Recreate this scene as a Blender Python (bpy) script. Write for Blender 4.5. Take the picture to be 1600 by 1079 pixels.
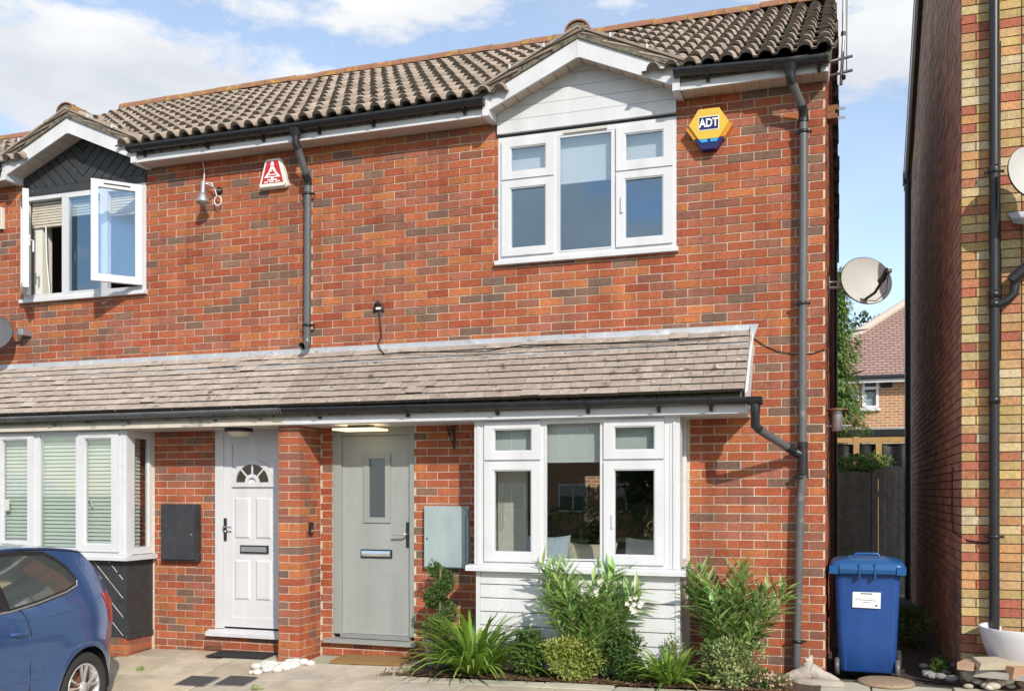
import bpy, bmesh, math, random
from math import sin, cos, tan, pi, radians, atan, sqrt
from mathutils import Vector, Matrix
from mathutils.geometry import delaunay_2d_cdt
random.seed(11)
R = random.Random(5)
for o in list(bpy.data.objects): bpy.data.objects.remove(o)
SC = bpy.context.scene
COL = SC.collection

# ------------------------------------------------------------------ camera
XD, XV, YH = 1322., -3660., 768.          # vanishing points of depth / facade, horizon (photo pixels)
TH = atan(sqrt((XD-800)/(800-XV))); F = sqrt((XD-800)*(800-XV)); CT, ST = cos(TH), sin(TH)
CX, CD, CH = 0.166, 8.535, 1.529
cam = bpy.data.cameras.new('camera'); cam_o = bpy.data.objects.new('camera', cam); COL.objects.link(cam_o)
cam_o.location = (CX, -CD, CH); cam_o.rotation_euler = (radians(90), 0, TH)
cam.sensor_width = 36; cam.lens = F/1600*36; cam.shift_y = (YH-539.5)/1600
cam.clip_start = .05; cam.clip_end = 2000
SC.camera = cam_o

# ------------------------------------------------------------------ world, sun, exposure
SUN = Vector((0.78, -1.0, 0.78)).normalized()
world = bpy.data.worlds.new('World'); SC.world = world; world.use_nodes = True
nt = world.node_tree; nt.nodes.clear()
def wn(t, **k):
    n = nt.nodes.new(t)
    for a, b in k.items(): setattr(n, a, b)
    return n
sky = wn('ShaderNodeTexSky', sky_type='NISHITA', sun_disc=False)
sky.sun_elevation = math.asin(SUN.z); sky.sun_rotation = math.atan2(SUN.x, SUN.y)
sky.air_density = 1.0; sky.dust_density = .3; sky.ozone_density = 1.0
SKY_STR = .15
tc = wn('ShaderNodeTexCoord'); mp = wn('ShaderNodeMapping'); mp.inputs['Scale'].default_value = (1, 1, 2.3); mp.inputs['Location'].default_value = (2.1, 3.3, .6)
nz = wn('ShaderNodeTexNoise'); nz.inputs['Scale'].default_value = 3.6; nz.inputs['Detail'].default_value = 9; nz.inputs['Roughness'].default_value = .56; nz.inputs['Distortion'].default_value = .1
ramp = wn('ShaderNodeValToRGB'); ramp.color_ramp.elements[0].position = .485; ramp.color_ramp.elements[1].position = .545; ramp.color_ramp.elements[0].color = (.22,.22,.22,1)
nz2 = wn('ShaderNodeTexNoise'); nz2.inputs['Scale'].default_value = 6; nz2.inputs['Detail'].default_value = 6
rampc = wn('ShaderNodeValToRGB'); rampc.color_ramp.elements[0].position = .3; rampc.color_ramp.elements[1].position = .66
rampc.color_ramp.elements[0].color = (3.2, 3.4, 3.75, 1); rampc.color_ramp.elements[1].color = (4.6, 4.65, 4.7, 1)
mx = wn('ShaderNodeMixRGB'); bg = wn('ShaderNodeBackground'); bg.inputs['Strength'].default_value = SKY_STR; out = wn('ShaderNodeOutputWorld')
L = nt.links.new
L(tc.outputs['Generated'], mp.inputs['Vector']); L(mp.outputs[0], nz.inputs['Vector']); L(mp.outputs[0], nz2.inputs['Vector'])
L(nz.outputs['Fac'], ramp.inputs[0]); L(nz2.outputs['Fac'], rampc.inputs[0])
L(ramp.outputs[0], mx.inputs['Fac']); L(sky.outputs[0], mx.inputs[1]); L(rampc.outputs[0], mx.inputs[2])
L(mx.outputs[0], bg.inputs['Color']); L(bg.outputs[0], out.inputs['Surface'])
sd = bpy.data.lights.new('sun', 'SUN'); sd.energy = 3.0; sd.angle = radians(.55); sd.color = (1, .93, .82)
so = bpy.data.objects.new('sun', sd); COL.objects.link(so)
so.rotation_euler = (-SUN).to_track_quat('-Z', 'Y').to_euler(); so.location = (6, -10, 9)
vs = SC.view_settings; vs.view_transform = 'Standard'; vs.look = 'None'; vs.exposure = .55; vs.gamma = 1; vs.use_curve_mapping = False

# ------------------------------------------------------------------ photo pixel -> place
def onY(u, v, Y=0.):
    t = atan((u-800)/F)-TH; dy = Y+CD; dx = dy*tan(t); zc = -dx*ST+dy*CT
    return dx+CX, CH+(YH-v)*zc/F
def onX(u, v, X):
    t = atan((u-800)/F)-TH; dx = X-CX; dy = dx/tan(t); zc = -dx*ST+dy*CT
    return dy-CD, CH+(YH-v)*zc/F
def onZ(u, v, Z=0.):
    zc = (CH-Z)*F/(v-YH); xr = (u-800)/F*zc
    return CX+xr*CT-zc*ST, xr*ST+zc*CT-CD
def sstep(a, b, x):
    t = min(1, max(0, (x-a)/(b-a))); return t*t*(3-2*t)
def ground(x, y):           # the plot falls gently to the left and towards the street
    z = .017*max(-7.5, min(0, x))-.004
    w = .25+.75*sstep(-3., -5., x)
    return z+.135*w*max(-2.5, min(0, y+.3))
def hit(u, v):
    z = -.05
    for _ in range(30):
        x, y = onZ(u, v, z); z = .5*z+.5*ground(x, y)
    return x, y, z

# ------------------------------------------------------------------ materials
MATS = {}
def mat(name, col=(.5,.5,.5), rough=.7, metal=0., var=.0, vscale=8., bump=0., bscale=60., attr=False, spec=.5, coat=0., speck=None, streak=0., orand=0., emit=None, trans=0.):
    if name in MATS: return MATS[name]
    m = bpy.data.materials.new(name); m.use_nodes = True; n = m.node_tree; b = n.nodes['Principled BSDF']; K = n.links.new
    b.inputs['Roughness'].default_value = rough; b.inputs['Metallic'].default_value = metal
    b.inputs['Specular IOR Level'].default_value = spec; b.inputs['Coat Weight'].default_value = coat
    geo = n.nodes.new('ShaderNodeNewGeometry')
    if attr:
        a = n.nodes.new('ShaderNodeAttribute'); a.attribute_name = 'Col'; src = a.outputs['Color']
    else:
        a = n.nodes.new('ShaderNodeRGB'); a.outputs[0].default_value = (*col, 1); src = a.outputs[0]
    def noise(sc, det=4, ro=.6):
        q = n.nodes.new('ShaderNodeTexNoise'); q.inputs['Scale'].default_value = sc; q.inputs['Detail'].default_value = det; q.inputs['Roughness'].default_value = ro
        K(geo.outputs['Position'], q.inputs['Vector']); return q.outputs['Fac']
    if var:
        mr = n.nodes.new('ShaderNodeMapRange'); mr.inputs['From Min'].default_value = .25; mr.inputs['From Max'].default_value = .75
        mr.inputs['To Min'].default_value = 1-var; mr.inputs['To Max'].default_value = 1+var; K(noise(vscale, 6), mr.inputs['Value'])
        mm = n.nodes.new('ShaderNodeVectorMath'); mm.operation = 'SCALE'; K(src, mm.inputs[0]); K(mr.outputs[0], mm.inputs['Scale']); src = mm.outputs[0]
    def scaled(sv, fac):
        q = n.nodes.new('ShaderNodeVectorMath'); q.operation = 'SCALE'; K(sv, q.inputs[0]); K(fac, q.inputs['Scale']); return q.outputs[0]
    if streak:
        mp_ = n.nodes.new('ShaderNodeMapping'); mp_.inputs['Scale'].default_value = (5., 5., .55); K(geo.outputs['Position'], mp_.inputs['Vector'])
        q = n.nodes.new('ShaderNodeTexNoise'); q.inputs['Scale'].default_value = 1.; q.inputs['Detail'].default_value = 6; q.inputs['Roughness'].default_value = .62; K(mp_.outputs[0], q.inputs['Vector'])
        r_ = n.nodes.new('ShaderNodeMapRange'); r_.inputs['From Min'].default_value = .3; r_.inputs['From Max'].default_value = .68; r_.inputs['To Min'].default_value = 1-streak; r_.inputs['To Max'].default_value = 1+streak*.35; K(q.outputs['Fac'], r_.inputs['Value']); src = scaled(src, r_.outputs[0])
    if orand:
        oi = n.nodes.new('ShaderNodeObjectInfo'); r_ = n.nodes.new('ShaderNodeMapRange'); r_.inputs['To Min'].default_value = 1-orand; r_.inputs['To Max'].default_value = 1+orand; K(oi.outputs['Random'], r_.inputs['Value']); src = scaled(src, r_.outputs[0])
    for sp in (speck or []):       # (colour, noise scale, threshold, softness, amount)
        c, sc, th, soft, am = sp
        mr = n.nodes.new('ShaderNodeMapRange'); mr.inputs['From Min'].default_value = th; mr.inputs['From Max'].default_value = th+soft; mr.inputs['To Max'].default_value = am
        K(noise(sc, 5, .65), mr.inputs['Value']); mi = n.nodes.new('ShaderNodeMixRGB'); K(mr.outputs[0], mi.inputs[0]); K(src, mi.inputs[1]); mi.inputs[2].default_value = (*c, 1); src = mi.outputs[0]
    K(src, b.inputs['Base Color'])
    if bump:
        bp = n.nodes.new('ShaderNodeBump'); bp.inputs['Strength'].default_value = bump; bp.inputs['Distance'].default_value = .01
        K(noise(bscale, 5, .7), bp.inputs['Height']); K(bp.outputs[0], b.inputs['Normal'])
    if trans:
        tr = n.nodes.new('ShaderNodeBsdfTranslucent'); K(src, tr.inputs[0]); ms = n.nodes.new('ShaderNodeMixShader'); ms.inputs[0].default_value = trans
        K(b.outputs[0], ms.inputs[1]); K(tr.outputs[0], ms.inputs[2]); K(ms.outputs[0], n.nodes['Material Output'].inputs[0])
    if emit:
        b.inputs['Emission Color'].default_value = (*emit[0], 1); b.inputs['Emission Strength'].default_value = emit[1]
    MATS[name] = m; return m
def glass(name, ior=1.9, tint=(.93,.96,.96), rough=0., gl=(1,1,1)):
    m = bpy.data.materials.new(name); m.use_nodes = True; n = m.node_tree; n.nodes.clear()
    o = n.nodes.new('ShaderNodeOutputMaterial'); t = n.nodes.new('ShaderNodeBsdfTransparent'); g = n.nodes.new('ShaderNodeBsdfGlossy'); f = n.nodes.new('ShaderNodeFresnel'); x = n.nodes.new('ShaderNodeMixShader')
    t.inputs[0].default_value = (*tint, 1); g.inputs['Roughness'].default_value = rough; g.inputs['Color'].default_value = (*gl, 1); bf = n.nodes.new('ShaderNodeNewGeometry'); mi = n.nodes.new('ShaderNodeMix'); mi.inputs[2].default_value = ior; mi.inputs[3].default_value = 1/ior   # same reflectance from both sides of the thin pane
    n.links.new(bf.outputs['Backfacing'], mi.inputs[0]); n.links.new(mi.outputs[0], f.inputs[0])
    n.links.new(f.outputs[0], x.inputs[0]); n.links.new(t.outputs[0], x.inputs[1]); n.links.new(g.outputs[0], x.inputs[2]); n.links.new(x.outputs[0], o.inputs[0])
    MATS[name] = m; return m
def banded(name, ca, cb, scale_u, scale_v, axis='XZ', mortar=(.3,.27,.24), msize=.02, bw=.5, rh=.25, off=.5, rough=.85):
    """brick texture laid on a wall that stands along the given axes (for far walls and roofs)"""
    m = bpy.data.materials.new(name); m.use_nodes = True; n = m.node_tree; b = n.nodes['Principled BSDF']; K = n.links.new
    g = n.nodes.new('ShaderNodeNewGeometry'); s = n.nodes.new('ShaderNodeSeparateXYZ'); c = n.nodes.new('ShaderNodeCombineXYZ'); K(g.outputs['Position'], s.inputs[0])
    K(s.outputs[axis[0]], c.inputs[0]); K(s.outputs[axis[1]], c.inputs[1])
    t = n.nodes.new('ShaderNodeTexBrick'); K(c.outputs[0], t.inputs['Vector']); t.inputs['Color1'].default_value = (*ca, 1); t.inputs['Color2'].default_value = (*cb, 1); t.inputs['Mortar'].default_value = (*mortar, 1)
    t.inputs['Scale'].default_value = 1; t.inputs['Mortar Size'].default_value = msize; t.inputs['Brick Width'].default_value = bw; t.inputs['Row Height'].default_value = rh; t.offset = off
    K(t.outputs['Color'], b.inputs['Base Color']); b.inputs['Roughness'].default_value = rough
    bp = n.nodes.new('ShaderNodeBump'); bp.inputs['Strength'].default_value = .6; bp.inputs['Distance'].default_value = .02; bp.invert = True; K(t.outputs['Fac'], bp.inputs['Height']); K(bp.outputs[0], b.inputs['Normal'])
    MATS[name] = m; return m
for nm_, orn_ in (('brick', .14), ('brick_joined', 0.)):
    mat(nm_, attr=True, rough=.9, var=.30, vscale=52, bump=.45, bscale=140, spec=.25, streak=.26, orand=orn_, speck=[((.52,.44,.36), 90, .70, .08, .45), ((.11,.08,.065), 16, .64, .16, .45)])
mat('mortar', (.62,.53,.42), rough=.95, streak=.28, var=.2, vscale=25, bump=.3, bscale=120)
mat('dark_mortar', (.13,.10,.075), rough=.95, var=.2, vscale=25, bump=.3, bscale=120)
mat('white_plastic', (.64,.65,.675), rough=.34, var=.04, vscale=4, streak=.10, speck=[((.42,.40,.35), 6, .60, .2, .38)])
mat('cream_plastic', (.55,.50,.44), rough=.5, var=.06, vscale=5)
mat('soffit_beige', (.50,.42,.36), rough=.6, var=.06, vscale=9)
mat('old_paint', (.60,.55,.47), rough=.7, var=.12, vscale=9, speck=[((.18,.15,.12), 7, .6, .1, .6)])
mat('black_plastic', (.018,.019,.022), rough=.33, var=.2, vscale=9, speck=[((.12,.12,.12), 14, .66, .1, .3)])
mat('grey_plastic', (.115,.117,.122), rough=.30, var=.12, vscale=6, streak=.2, speck=[((.38,.37,.35), 9, .6, .15, .5)])
mat('old_black', (.034,.037,.042), rough=.55, var=.3, vscale=10, bump=.15, bscale=80, speck=[((.55,.52,.48), 16, .70, .03, .8)])
mat('roof_tile', (.33,.265,.215), rough=.92, orand=.20, var=.22, vscale=11, bump=.5, bscale=90, speck=[((.60,.56,.50), 26, .63, .08, .6), ((.07,.06,.05), 13, .64, .12, .5)])
mat('plain_nose_algae_shade', (.035,.029,.024), rough=.97, var=.5, vscale=25)  # plain tile front edge: algae, and row shadows painted in as near-black
mat('tile_nose_algae_shade', (.10,.086,.072), rough=.95, var=.4, vscale=30, bump=.5, bscale=90)  # roman tile front edge: algae plus the shadow arches between courses, painted dark
mat('plain_tile', attr=True, rough=.93, var=.22, vscale=16, orand=.09, bump=.5, bscale=110, speck=[((.68,.64,.58), 17, .63, .04, .8), ((.06,.05,.04), 9, .60, .08, .75)])
mat('terracotta', (.30,.135,.075), rough=.9, var=.25, vscale=12, bump=.5, bscale=60, speck=[((.45,.27,.04), 9, .54, .05, .8), ((.17,.12,.085), 12, .50, .12, .75), ((.55,.5,.42), 21, .68, .04, .7)])
mat('lichen_mortar', (.17,.15,.115), rough=.95, var=.35, vscale=20, bump=.8, bscale=50, speck=[((.035,.03,.025), 18, .54, .06, .8), ((.5,.47,.38), 24, .64, .05, .6)])
mat('lead', (.44,.46,.49), rough=.5, metal=.2, var=.16, vscale=5, bump=.2, bscale=20, speck=[((.10,.12,.15), 8, .60, .1, .6), ((.8,.79,.76), 5, .58, .1, .5)])
mat('sage', (.305,.325,.315), rough=.5, var=.05, vscale=6, streak=.10, bump=.1, bscale=150)
mat('sage_frame', (.28,.298,.285), rough=.42, streak=.1)
mat('door_white', (.62,.62,.645), rough=.35, var=.04, vscale=3, streak=.10, speck=[((.42,.39,.34), 5, .62, .2, .25)])
mat('chrome', (.75,.75,.76), rough=.16, metal=1.)
mat('meter_green', (.34,.42,.43), rough=.5, var=.08, vscale=5, streak=.14, speck=[((.22,.24,.22), 30, .68, .08, .4)])
mat('dark_room', (.30,.27,.25), rough=.9)
mat('blind_cloth', (.80,.86,.86), rough=.85, trans=.3)
mat('slat', (.74,.80,.76), rough=.5)
mat('paving', attr=True, rough=.93, var=.22, vscale=4, bump=.35, bscale=70, speck=[((.27,.23,.17), 3, .55, .2, .5), ((.10,.10,.07), 13, .66, .06, .55), ((.60,.54,.44), 40, .66, .06, .4)])
mat('joint', (.11,.095,.065), rough=1., var=.3, vscale=20)
mat('soil', (.085,.055,.038), rough=1., var=.4, vscale=30, bump=.9, bscale=40)
mat('alley_soil', (.05,.042,.034), rough=1., var=.4, vscale=18, bump=.9, bscale=30)
mat('asphalt', (.06,.06,.06), rough=.95, var=.15, vscale=30, bump=.4, bscale=200)
mat('leaf', attr=True, rough=.42, trans=.36, spec=.6)
mat('stem', (.16,.13,.06), rough=.8)
mat('bark', (.10,.07,.05), rough=.95, var=.3, vscale=20, bump=.6, bscale=40)
mat('wood_dark', (.38,.34,.30), rough=.85, streak=.35, var=.35, vscale=14, bump=.4, bscale=60)
mat('wood_new', (.42,.25,.10), rough=.8, var=.2, vscale=14)
mat('stone', attr=True, rough=.85, var=.15, vscale=20, bump=.3, bscale=60)
mat('driftwood', (.42,.375,.33), rough=.9, var=.25, vscale=18, bump=.8, bscale=30)
mat('tyre', (.03,.03,.031), rough=.85, var=.25, vscale=40, bump=.3, bscale=120)
mat('alloy', (.62,.61,.60), rough=.35, metal=.55)
mat('rust', (.20,.09,.045), rough=.85, var=.3, vscale=30)
mat('car_paint', (.045,.125,.34), rough=.30, metal=.55, coat=1., var=.06, vscale=60)
mat('car_dark', (.015,.015,.017), rough=.5)
mat('car_inside', (.05,.05,.055), rough=.9)
mat('tail_red', (.45,.012,.012), rough=.12, coat=.6)
mat('bin_blue', (.011,.060,.24), rough=.42, var=.12, vscale=14, bump=.08, bscale=200, streak=.2, speck=[((.10,.16,.30), 26, .66, .05, .45)])
mat('bin_lid', (.010,.085,.25), rough=.33, var=.14, vscale=10, speck=[((.12,.18,.26), 18, .62, .06, .4)])
mat('paper', (.78,.77,.74), rough=.6, var=.06, vscale=50)
mat('ink', (.03,.03,.03), rough=.7)
mat('alarm_yellow', (.66,.45,.05), rough=.38)
mat('alarm_amber', (.62,.25,.015), rough=.35)
mat('alarm_navy', (.008,.012,.10), rough=.35)
mat('alarm_cyan', (.03,.33,.72), rough=.3)
mat('white_print', (.85,.85,.86), rough=.5)
mat('box_white', (.74,.72,.66), rough=.45, var=.06, vscale=20)
mat('box_red', (.50,.02,.03), rough=.4)
mat('dish', (.46,.455,.43), rough=.55, var=.07, vscale=6)
mat('dish_dark', (.045,.045,.05), rough=.5)
mat('galvanised', (.45,.45,.46), rough=.45, metal=.7, var=.15, vscale=30)
mat('copper', (.30,.16,.10), rough=.45, metal=.6)
mat('bowl', (.66,.65,.68), rough=.55, var=.05, vscale=5)
mat('coir', (.30,.17,.06), rough=1., var=.3, vscale=120, bump=.8, bscale=150)
mat('mat_black', (.02,.02,.021), rough=1., var=.4, vscale=90, bump=.6, bscale=150)
mat('cable', (.012,.012,.012), rough=.5)
mat('cable_white', (.75,.74,.70), rough=.5)
mat('pebbled', (.34,.24,.16), rough=.9, var=.5, vscale=70, bump=1., bscale=70)
mat('petal', (.85,.83,.78), rough=.6, trans=.3)
mat('petal_pink', (.72,.45,.36), rough=.6, trans=.3)
mat('cushion_blue', (.46,.55,.66), rough=.95)
mat('cushion_cream', (.66,.58,.44), rough=.95)
mat('cushion_white', (.72,.72,.70), rough=.95)
mat('black_sheet', (.012,.012,.013), rough=.4, bump=.5, bscale=8)
mat('lit_panel', (.9,.8,.6), rough=.5, emit=((1,.80,.45), 1.1))
mat('lamp_glass', (.70,.64,.48), rough=.4)
mat('render_grey', (.45,.44,.43), rough=.9)
mat('grass', (.06,.10,.025), rough=.95, var=.4, vscale=3)
glass('pane', 2.5, (.97,.98,.99), gl=(.58,.80,1.)); glass('pane_low', 2.1, (.90,.92,.91)); glass('car_glass', 1.7, (.42,.50,.50)); glass('frosted', 2.6, (.55,.58,.60), .35); glass('black_pane', 1.6, (.12,.12,.12))
SIDE_BRICK = banded('far_brick', (.42,.20,.075), (.33,.13,.06), 1, 1, 'XZ', (.48,.40,.30), .012, .225, .075)
banded('far_tile', (.36,.235,.20), (.31,.20,.17), 1, 1, 'XZ', (.13,.07,.06), .012, .22, .085)

# ------------------------------------------------------------------ mesh building
class MB:
    def __init__(s): s.v = []; s.f = []; s.c = []; s.sm = []
    def add(s, vs, fs, col=None, smooth=False):
        k = len(s.v); s.v += [tuple(p) for p in vs]; s.f += [tuple(i+k for i in f) for f in fs]; s.c += [col or (1,1,1)]*len(vs); s.sm += [smooth]*len(fs); return s
    def box(s, x0, x1, y0, y1, z0, z1, col=None):
        return s.add([(x0,y0,z0),(x1,y0,z0),(x1,y1,z0),(x0,y1,z0),(x0,y0,z1),(x1,y0,z1),(x1,y1,z1),(x0,y1,z1)],
                     [(0,3,2,1),(4,5,6,7),(0,1,5,4),(1,2,6,5),(2,3,7,6),(3,0,4,7)], col)
    def prism(s, poly, a, b, axis='y', col=None, smooth=False):
        """closed polygon given in the plane across `axis`, extruded from a to b along it"""
        n = len(poly)
        P = (lambda p, t: (p[0], t, p[1])) if axis == 'y' else ((lambda p, t: (t, p[0], p[1])) if axis == 'x' else (lambda p, t: (p[0], p[1], t)))
        vs = [P(p, a) for p in poly]+[P(p, b) for p in poly]
        fs = [tuple(range(n)), tuple(reversed(range(n, 2*n)))]
        k = len(s.v); s.add(vs, fs, col); s.add([], []); 
        s.f += [(k+i, k+n+i, k+n+(i+1) % n, k+(i+1) % n) for i in range(n)]; s.sm += [smooth]*n
        return s
    def tube(s, path, r, n=8, col=None, caps=True, r_end=None):
        path = [Vector(p) for p in path]; m = len(path); vs = []; fs = []; up = Vector((0,0,1)); prev = None
        for i, p in enumerate(path):
            d = (path[min(i+1, m-1)]-path[max(i-1, 0)]).normalized()
            if prev is None:
                a = d.cross(up) if abs(d.dot(up)) < .95 else d.cross(Vector((1,0,0)))
            else:
                a = prev-d*prev.dot(d)
                if a.length < 1e-5: a = d.cross(up)
            a.normalize(); prev = a; b = d.cross(a)
            rr = r if r_end is None else r+(r_end-r)*i/(m-1)
            vs += [p+a*rr*cos(2*pi*k/n)+b*rr*sin(2*pi*k/n) for k in range(n)]
        for i in range(m-1):
            for k in range(n):
                fs.append((i*n+k, i*n+(k+1) % n, (i+1)*n+(k+1) % n, (i+1)*n+k))
        s.add(vs, fs, col, True)
        if caps:
            s.add(vs[:n], [tuple(range(n))], col); s.add(vs[-n:], [tuple(range(n))], col)
        return s
    def lathe(s, prof, c, n=24, axis='z', col=None, smooth=True, a0=0, a1=2*pi):
        vs = []; fs = []; full = abs(a1-a0-2*pi) < 1e-6; m = n if full else n+1
        for (r, h) in prof:
            for k in range(m):
                a = a0+(a1-a0)*k/n
                q = (r*cos(a), r*sin(a), h) if axis == 'z' else ((h, r*cos(a), r*sin(a)) if axis == 'x' else (r*cos(a), h, r*sin(a)))
                vs.append((c[0]+q[0], c[1]+q[1], c[2]+q[2]))
        for i in range(len(prof)-1):
            for k in range(n):
                k2 = (k+1) % m
                fs.append((i*m+k, i*m+k2, (i+1)*m+k2, (i+1)*m+k))
        return s.add(vs, fs, col, smooth)
    def quad(s, a, b, c, d, col=None): return s.add([a,b,c,d], [(0,1,2,3)], col)
    def xf(s, M, start=0):
        s.v[start:] = [tuple(M @ Vector(p)) for p in s.v[start:]]; return s
    def mesh(s, name, material, origin=(0,0,0), colours=False):
        me = bpy.data.meshes.new(name); ox, oy, oz = origin
        me.from_pydata([(x-ox, y-oy, z-oz) for x, y, z in s.v], [], s.f)
        if any(s.sm): me.polygons.foreach_set('use_smooth', s.sm)
        if colours:
            at = me.color_attributes.new('Col', 'FLOAT_COLOR', 'POINT')
            flat = []
            for c in s.c: flat += [c[0], c[1], c[2], 1.]
            at.data.foreach_set('color', flat)
        me.materials.append(MATS[material]); me.update(); return me
    def build(s, name, material, parent=None, colours=False, origin=None, fixn=True, **tags):
        if origin is None:
            xs, ys, zs = zip(*s.v); origin = ((min(xs)+max(xs))/2, (min(ys)+max(ys))/2, min(zs))
        me = s.mesh(name, material, origin, colours)
        if fixn:
            bm = bmesh.new(); bm.from_mesh(me); bmesh.ops.recalc_face_normals(bm, faces=bm.faces); bm.to_mesh(me); bm.free()
        return place(name, me, parent, Matrix.Translation(origin), **tags)
WM = {}
def place(name, me, parent, M, **tags):
    o = bpy.data.objects.new(name, me); COL.objects.link(o); o.matrix_basis = M; WM[o.name] = M.copy()
    if parent is not None:
        o.parent = parent; o.matrix_parent_inverse = WM[parent.name].inverted()
    for k, v in tags.items(): o[k] = v
    return o
def thing(name, loc, label, category, group=None):
    o = bpy.data.objects.new(name, None); COL.objects.link(o); o.location = loc; o.empty_display_size = .1; WM[o.name] = Matrix.Translation(loc)
    o['label'] = label; o['category'] = category
    if group: o['group'] = group
    return o
def solo(mb, name, material, label, category, group=None, **k):
    o = mb.build(name, material, None, **k); o['label'] = label; o['category'] = category
    if group: o['group'] = group
    return o
def part_at(name, parent):        # an empty part that only gathers sub-parts
    o = bpy.data.objects.new(name, None); COL.objects.link(o); o.empty_display_size = .1
    o.matrix_basis = WM[parent.name].copy(); WM[o.name] = o.matrix_basis.copy(); o.parent = parent; o.matrix_parent_inverse = WM[parent.name].inverted(); return o
def clip(poly, nx, nz, d):        # keep nx*x+nz*z <= d
    outp = []
    for i in range(len(poly)):
        a, b = poly[i], poly[(i+1) % len(poly)]; da, db = nx*a[0]+nz*a[1]-d, nx*b[0]+nz*b[1]-d
        if da <= 0: outp.append(a)
        if (da < 0 < db) or (db < 0 < da):
            t = da/(da-db); outp.append((a[0]+(b[0]-a[0])*t, a[1]+(b[1]-a[1])*t))
    return outp
def text_mesh(body, size, name, material, M, parent, extrude=.001, align='CENTER'):
    cu = bpy.data.curves.new(name, 'FONT'); cu.body = body; cu.size = size; cu.extrude = extrude; cu.align_x = align; cu.align_y = 'CENTER'; cu.offset = size*.025
    t = bpy.data.objects.new(name, cu); COL.objects.link(t); dg = bpy.context.evaluated_depsgraph_get()
    me = bpy.data.meshes.new_from_object(t.evaluated_get(dg)); bpy.data.objects.remove(t); me.materials.clear(); me.materials.append(MATS[material]); me.name = name
    return place(name, me, parent, M)
FRONT = Matrix(((1,0,0,0),(0,0,-1,0),(0,1,0,0),(0,0,0,1)))      # text plane facing the street

# unit pieces shared by many objects
def unit_box(name, material, col=None, bev=0.):
    mb = MB().box(-.5,.5,-.5,.5,-.5,.5, col); return mb.mesh(name, material, colours=col is not None)
PAL_RED = [((.38,.108,.052),7),((.345,.088,.045),6),((.40,.122,.058),6),((.43,.15,.060),4),((.32,.115,.075),4.5),((.215,.124,.088),2.6),((.18,.112,.085),.8),((.26,.108,.074),3),((.37,.128,.072),3)]
PAL_YEL = [((.52,.37,.16),5),((.56,.43,.23),5),((.52,.28,.13),6),((.48,.20,.11),4),((.58,.47,.30),3.5),((.44,.145,.095),2.4),((.52,.33,.17),4)]
PAL_SIDE = [((.44,.29,.23),5),((.50,.31,.23),4),((.38,.27,.23),3),((.52,.36,.26),2)]
BRK = {}
def brick_mesh(pal, i):
    k = (id(pal), i)
    if k not in BRK: BRK[k] = unit_box('brick', 'brick', pal[i][0])
    return BRK[k]
def pick(pal): return R.choices(range(len(pal)), [p[1] for p in pal])[0]
def lay(spans, z0, nz_, h=.075, bw=.225, j=.010, phase=0., flemish=False):
    """stretcher bond; spans(z) -> free x intervals. yields x0,x1,z0,z1"""
    res = []
    for r in range(nz_):
        za = z0+r*h; zc = za+.5*(h-j)
        for a, b in spans(zc):
            if flemish: pat = [(bw-j)] if r % 2 else [(bw-j)/2, (bw-j)/2+.03]
            x = phase+(bw/2 if r % 2 else 0)
            k = math.floor((a-x)/bw)
            while True:
                xa = max(x+k*bw, a); xb = min(x+(k+1)*bw-j, b); k += 1
                if x+(k-1)*bw > b: break
                if xb-xa > .014: res.append((xa, xb, za, za+h-j))
    return res
def free_spans(x0, x1, holes):
    def f(z):
        seg = [(x0, x1)]
        for (a, b, c, d) in holes:
            if c <= z <= d:
                ns = []
                for (p, q) in seg:
                    if b <= p or a >= q: ns.append((p, q)); continue
                    if a > p: ns.append((p, a-.004))
                    if b < q: ns.append((b+.004, q))
                seg = ns
        return seg
    return f
def brickwork(parent, bricks, pal, yface, limit, depth=.05, proud=.006, axis='y', sign=-1):
    """bricks in the wall plane; the nearest `limit` are objects, the rest one joined part"""
    def dist(b):
        p = ((b[0]+b[1])/2, yface, (b[2]+b[3])/2) if axis == 'y' else (yface, (b[0]+b[1])/2, (b[2]+b[3])/2)
        return (p[0]-CX)**2+(p[1]+CD)**2+(p[2]-CH)**2
    bricks = sorted(bricks, key=dist); rest = MB()
    for n, (a, b, c, d) in enumerate(bricks):
        i = pick(pal); pr = proud+R.uniform(-.002, .0025); mid = yface+sign*(pr-depth/2)
        if n < limit:
            if axis == 'y': M = Matrix.Translation(((a+b)/2, mid, (c+d)/2)) @ Matrix.Diagonal((b-a, depth, d-c, 1)) 
            else: M = Matrix.Translation((mid, (a+b)/2, (c+d)/2)) @ Matrix.Diagonal((depth, b-a, d-c, 1))
            place('brick', brick_mesh(pal, i), parent, M)
        else:
            tone = R.uniform(.86, 1.14); cc = tuple(tone*q for q in pal[i][0])
            if axis == 'y': rest.box(a, b, mid-depth/2, mid+depth/2, c, d, cc)
            else: rest.box(mid-depth/2, mid+depth/2, a, b, c, d, cc)
    if rest.v: rest.build('far_bricks', 'brick_joined', parent, colours=True, kind='stuff')
def wall_with_holes(x0, x1, z0, z1, y0, y1, holes):
    mb = MB(); xs = sorted({x0, x1, *[min(max(h[0], x0), x1) for h in holes], *[min(max(h[1], x0), x1) for h in holes]}); zs = sorted({z0, z1, *[min(max(h[2], z0), z1) for h in holes], *[min(max(h[3], z0), z1) for h in holes]})
    for a, b in zip(xs, xs[1:]):
        for c, d in zip(zs, zs[1:]):
            m = ((a+b)/2, (c+d)/2)
            if not any(h[0] < m[0] < h[1] and h[2] < m[1] < h[3] for h in holes): mb.box(a, b, y0, y1, c, d)
    return mb

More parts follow.
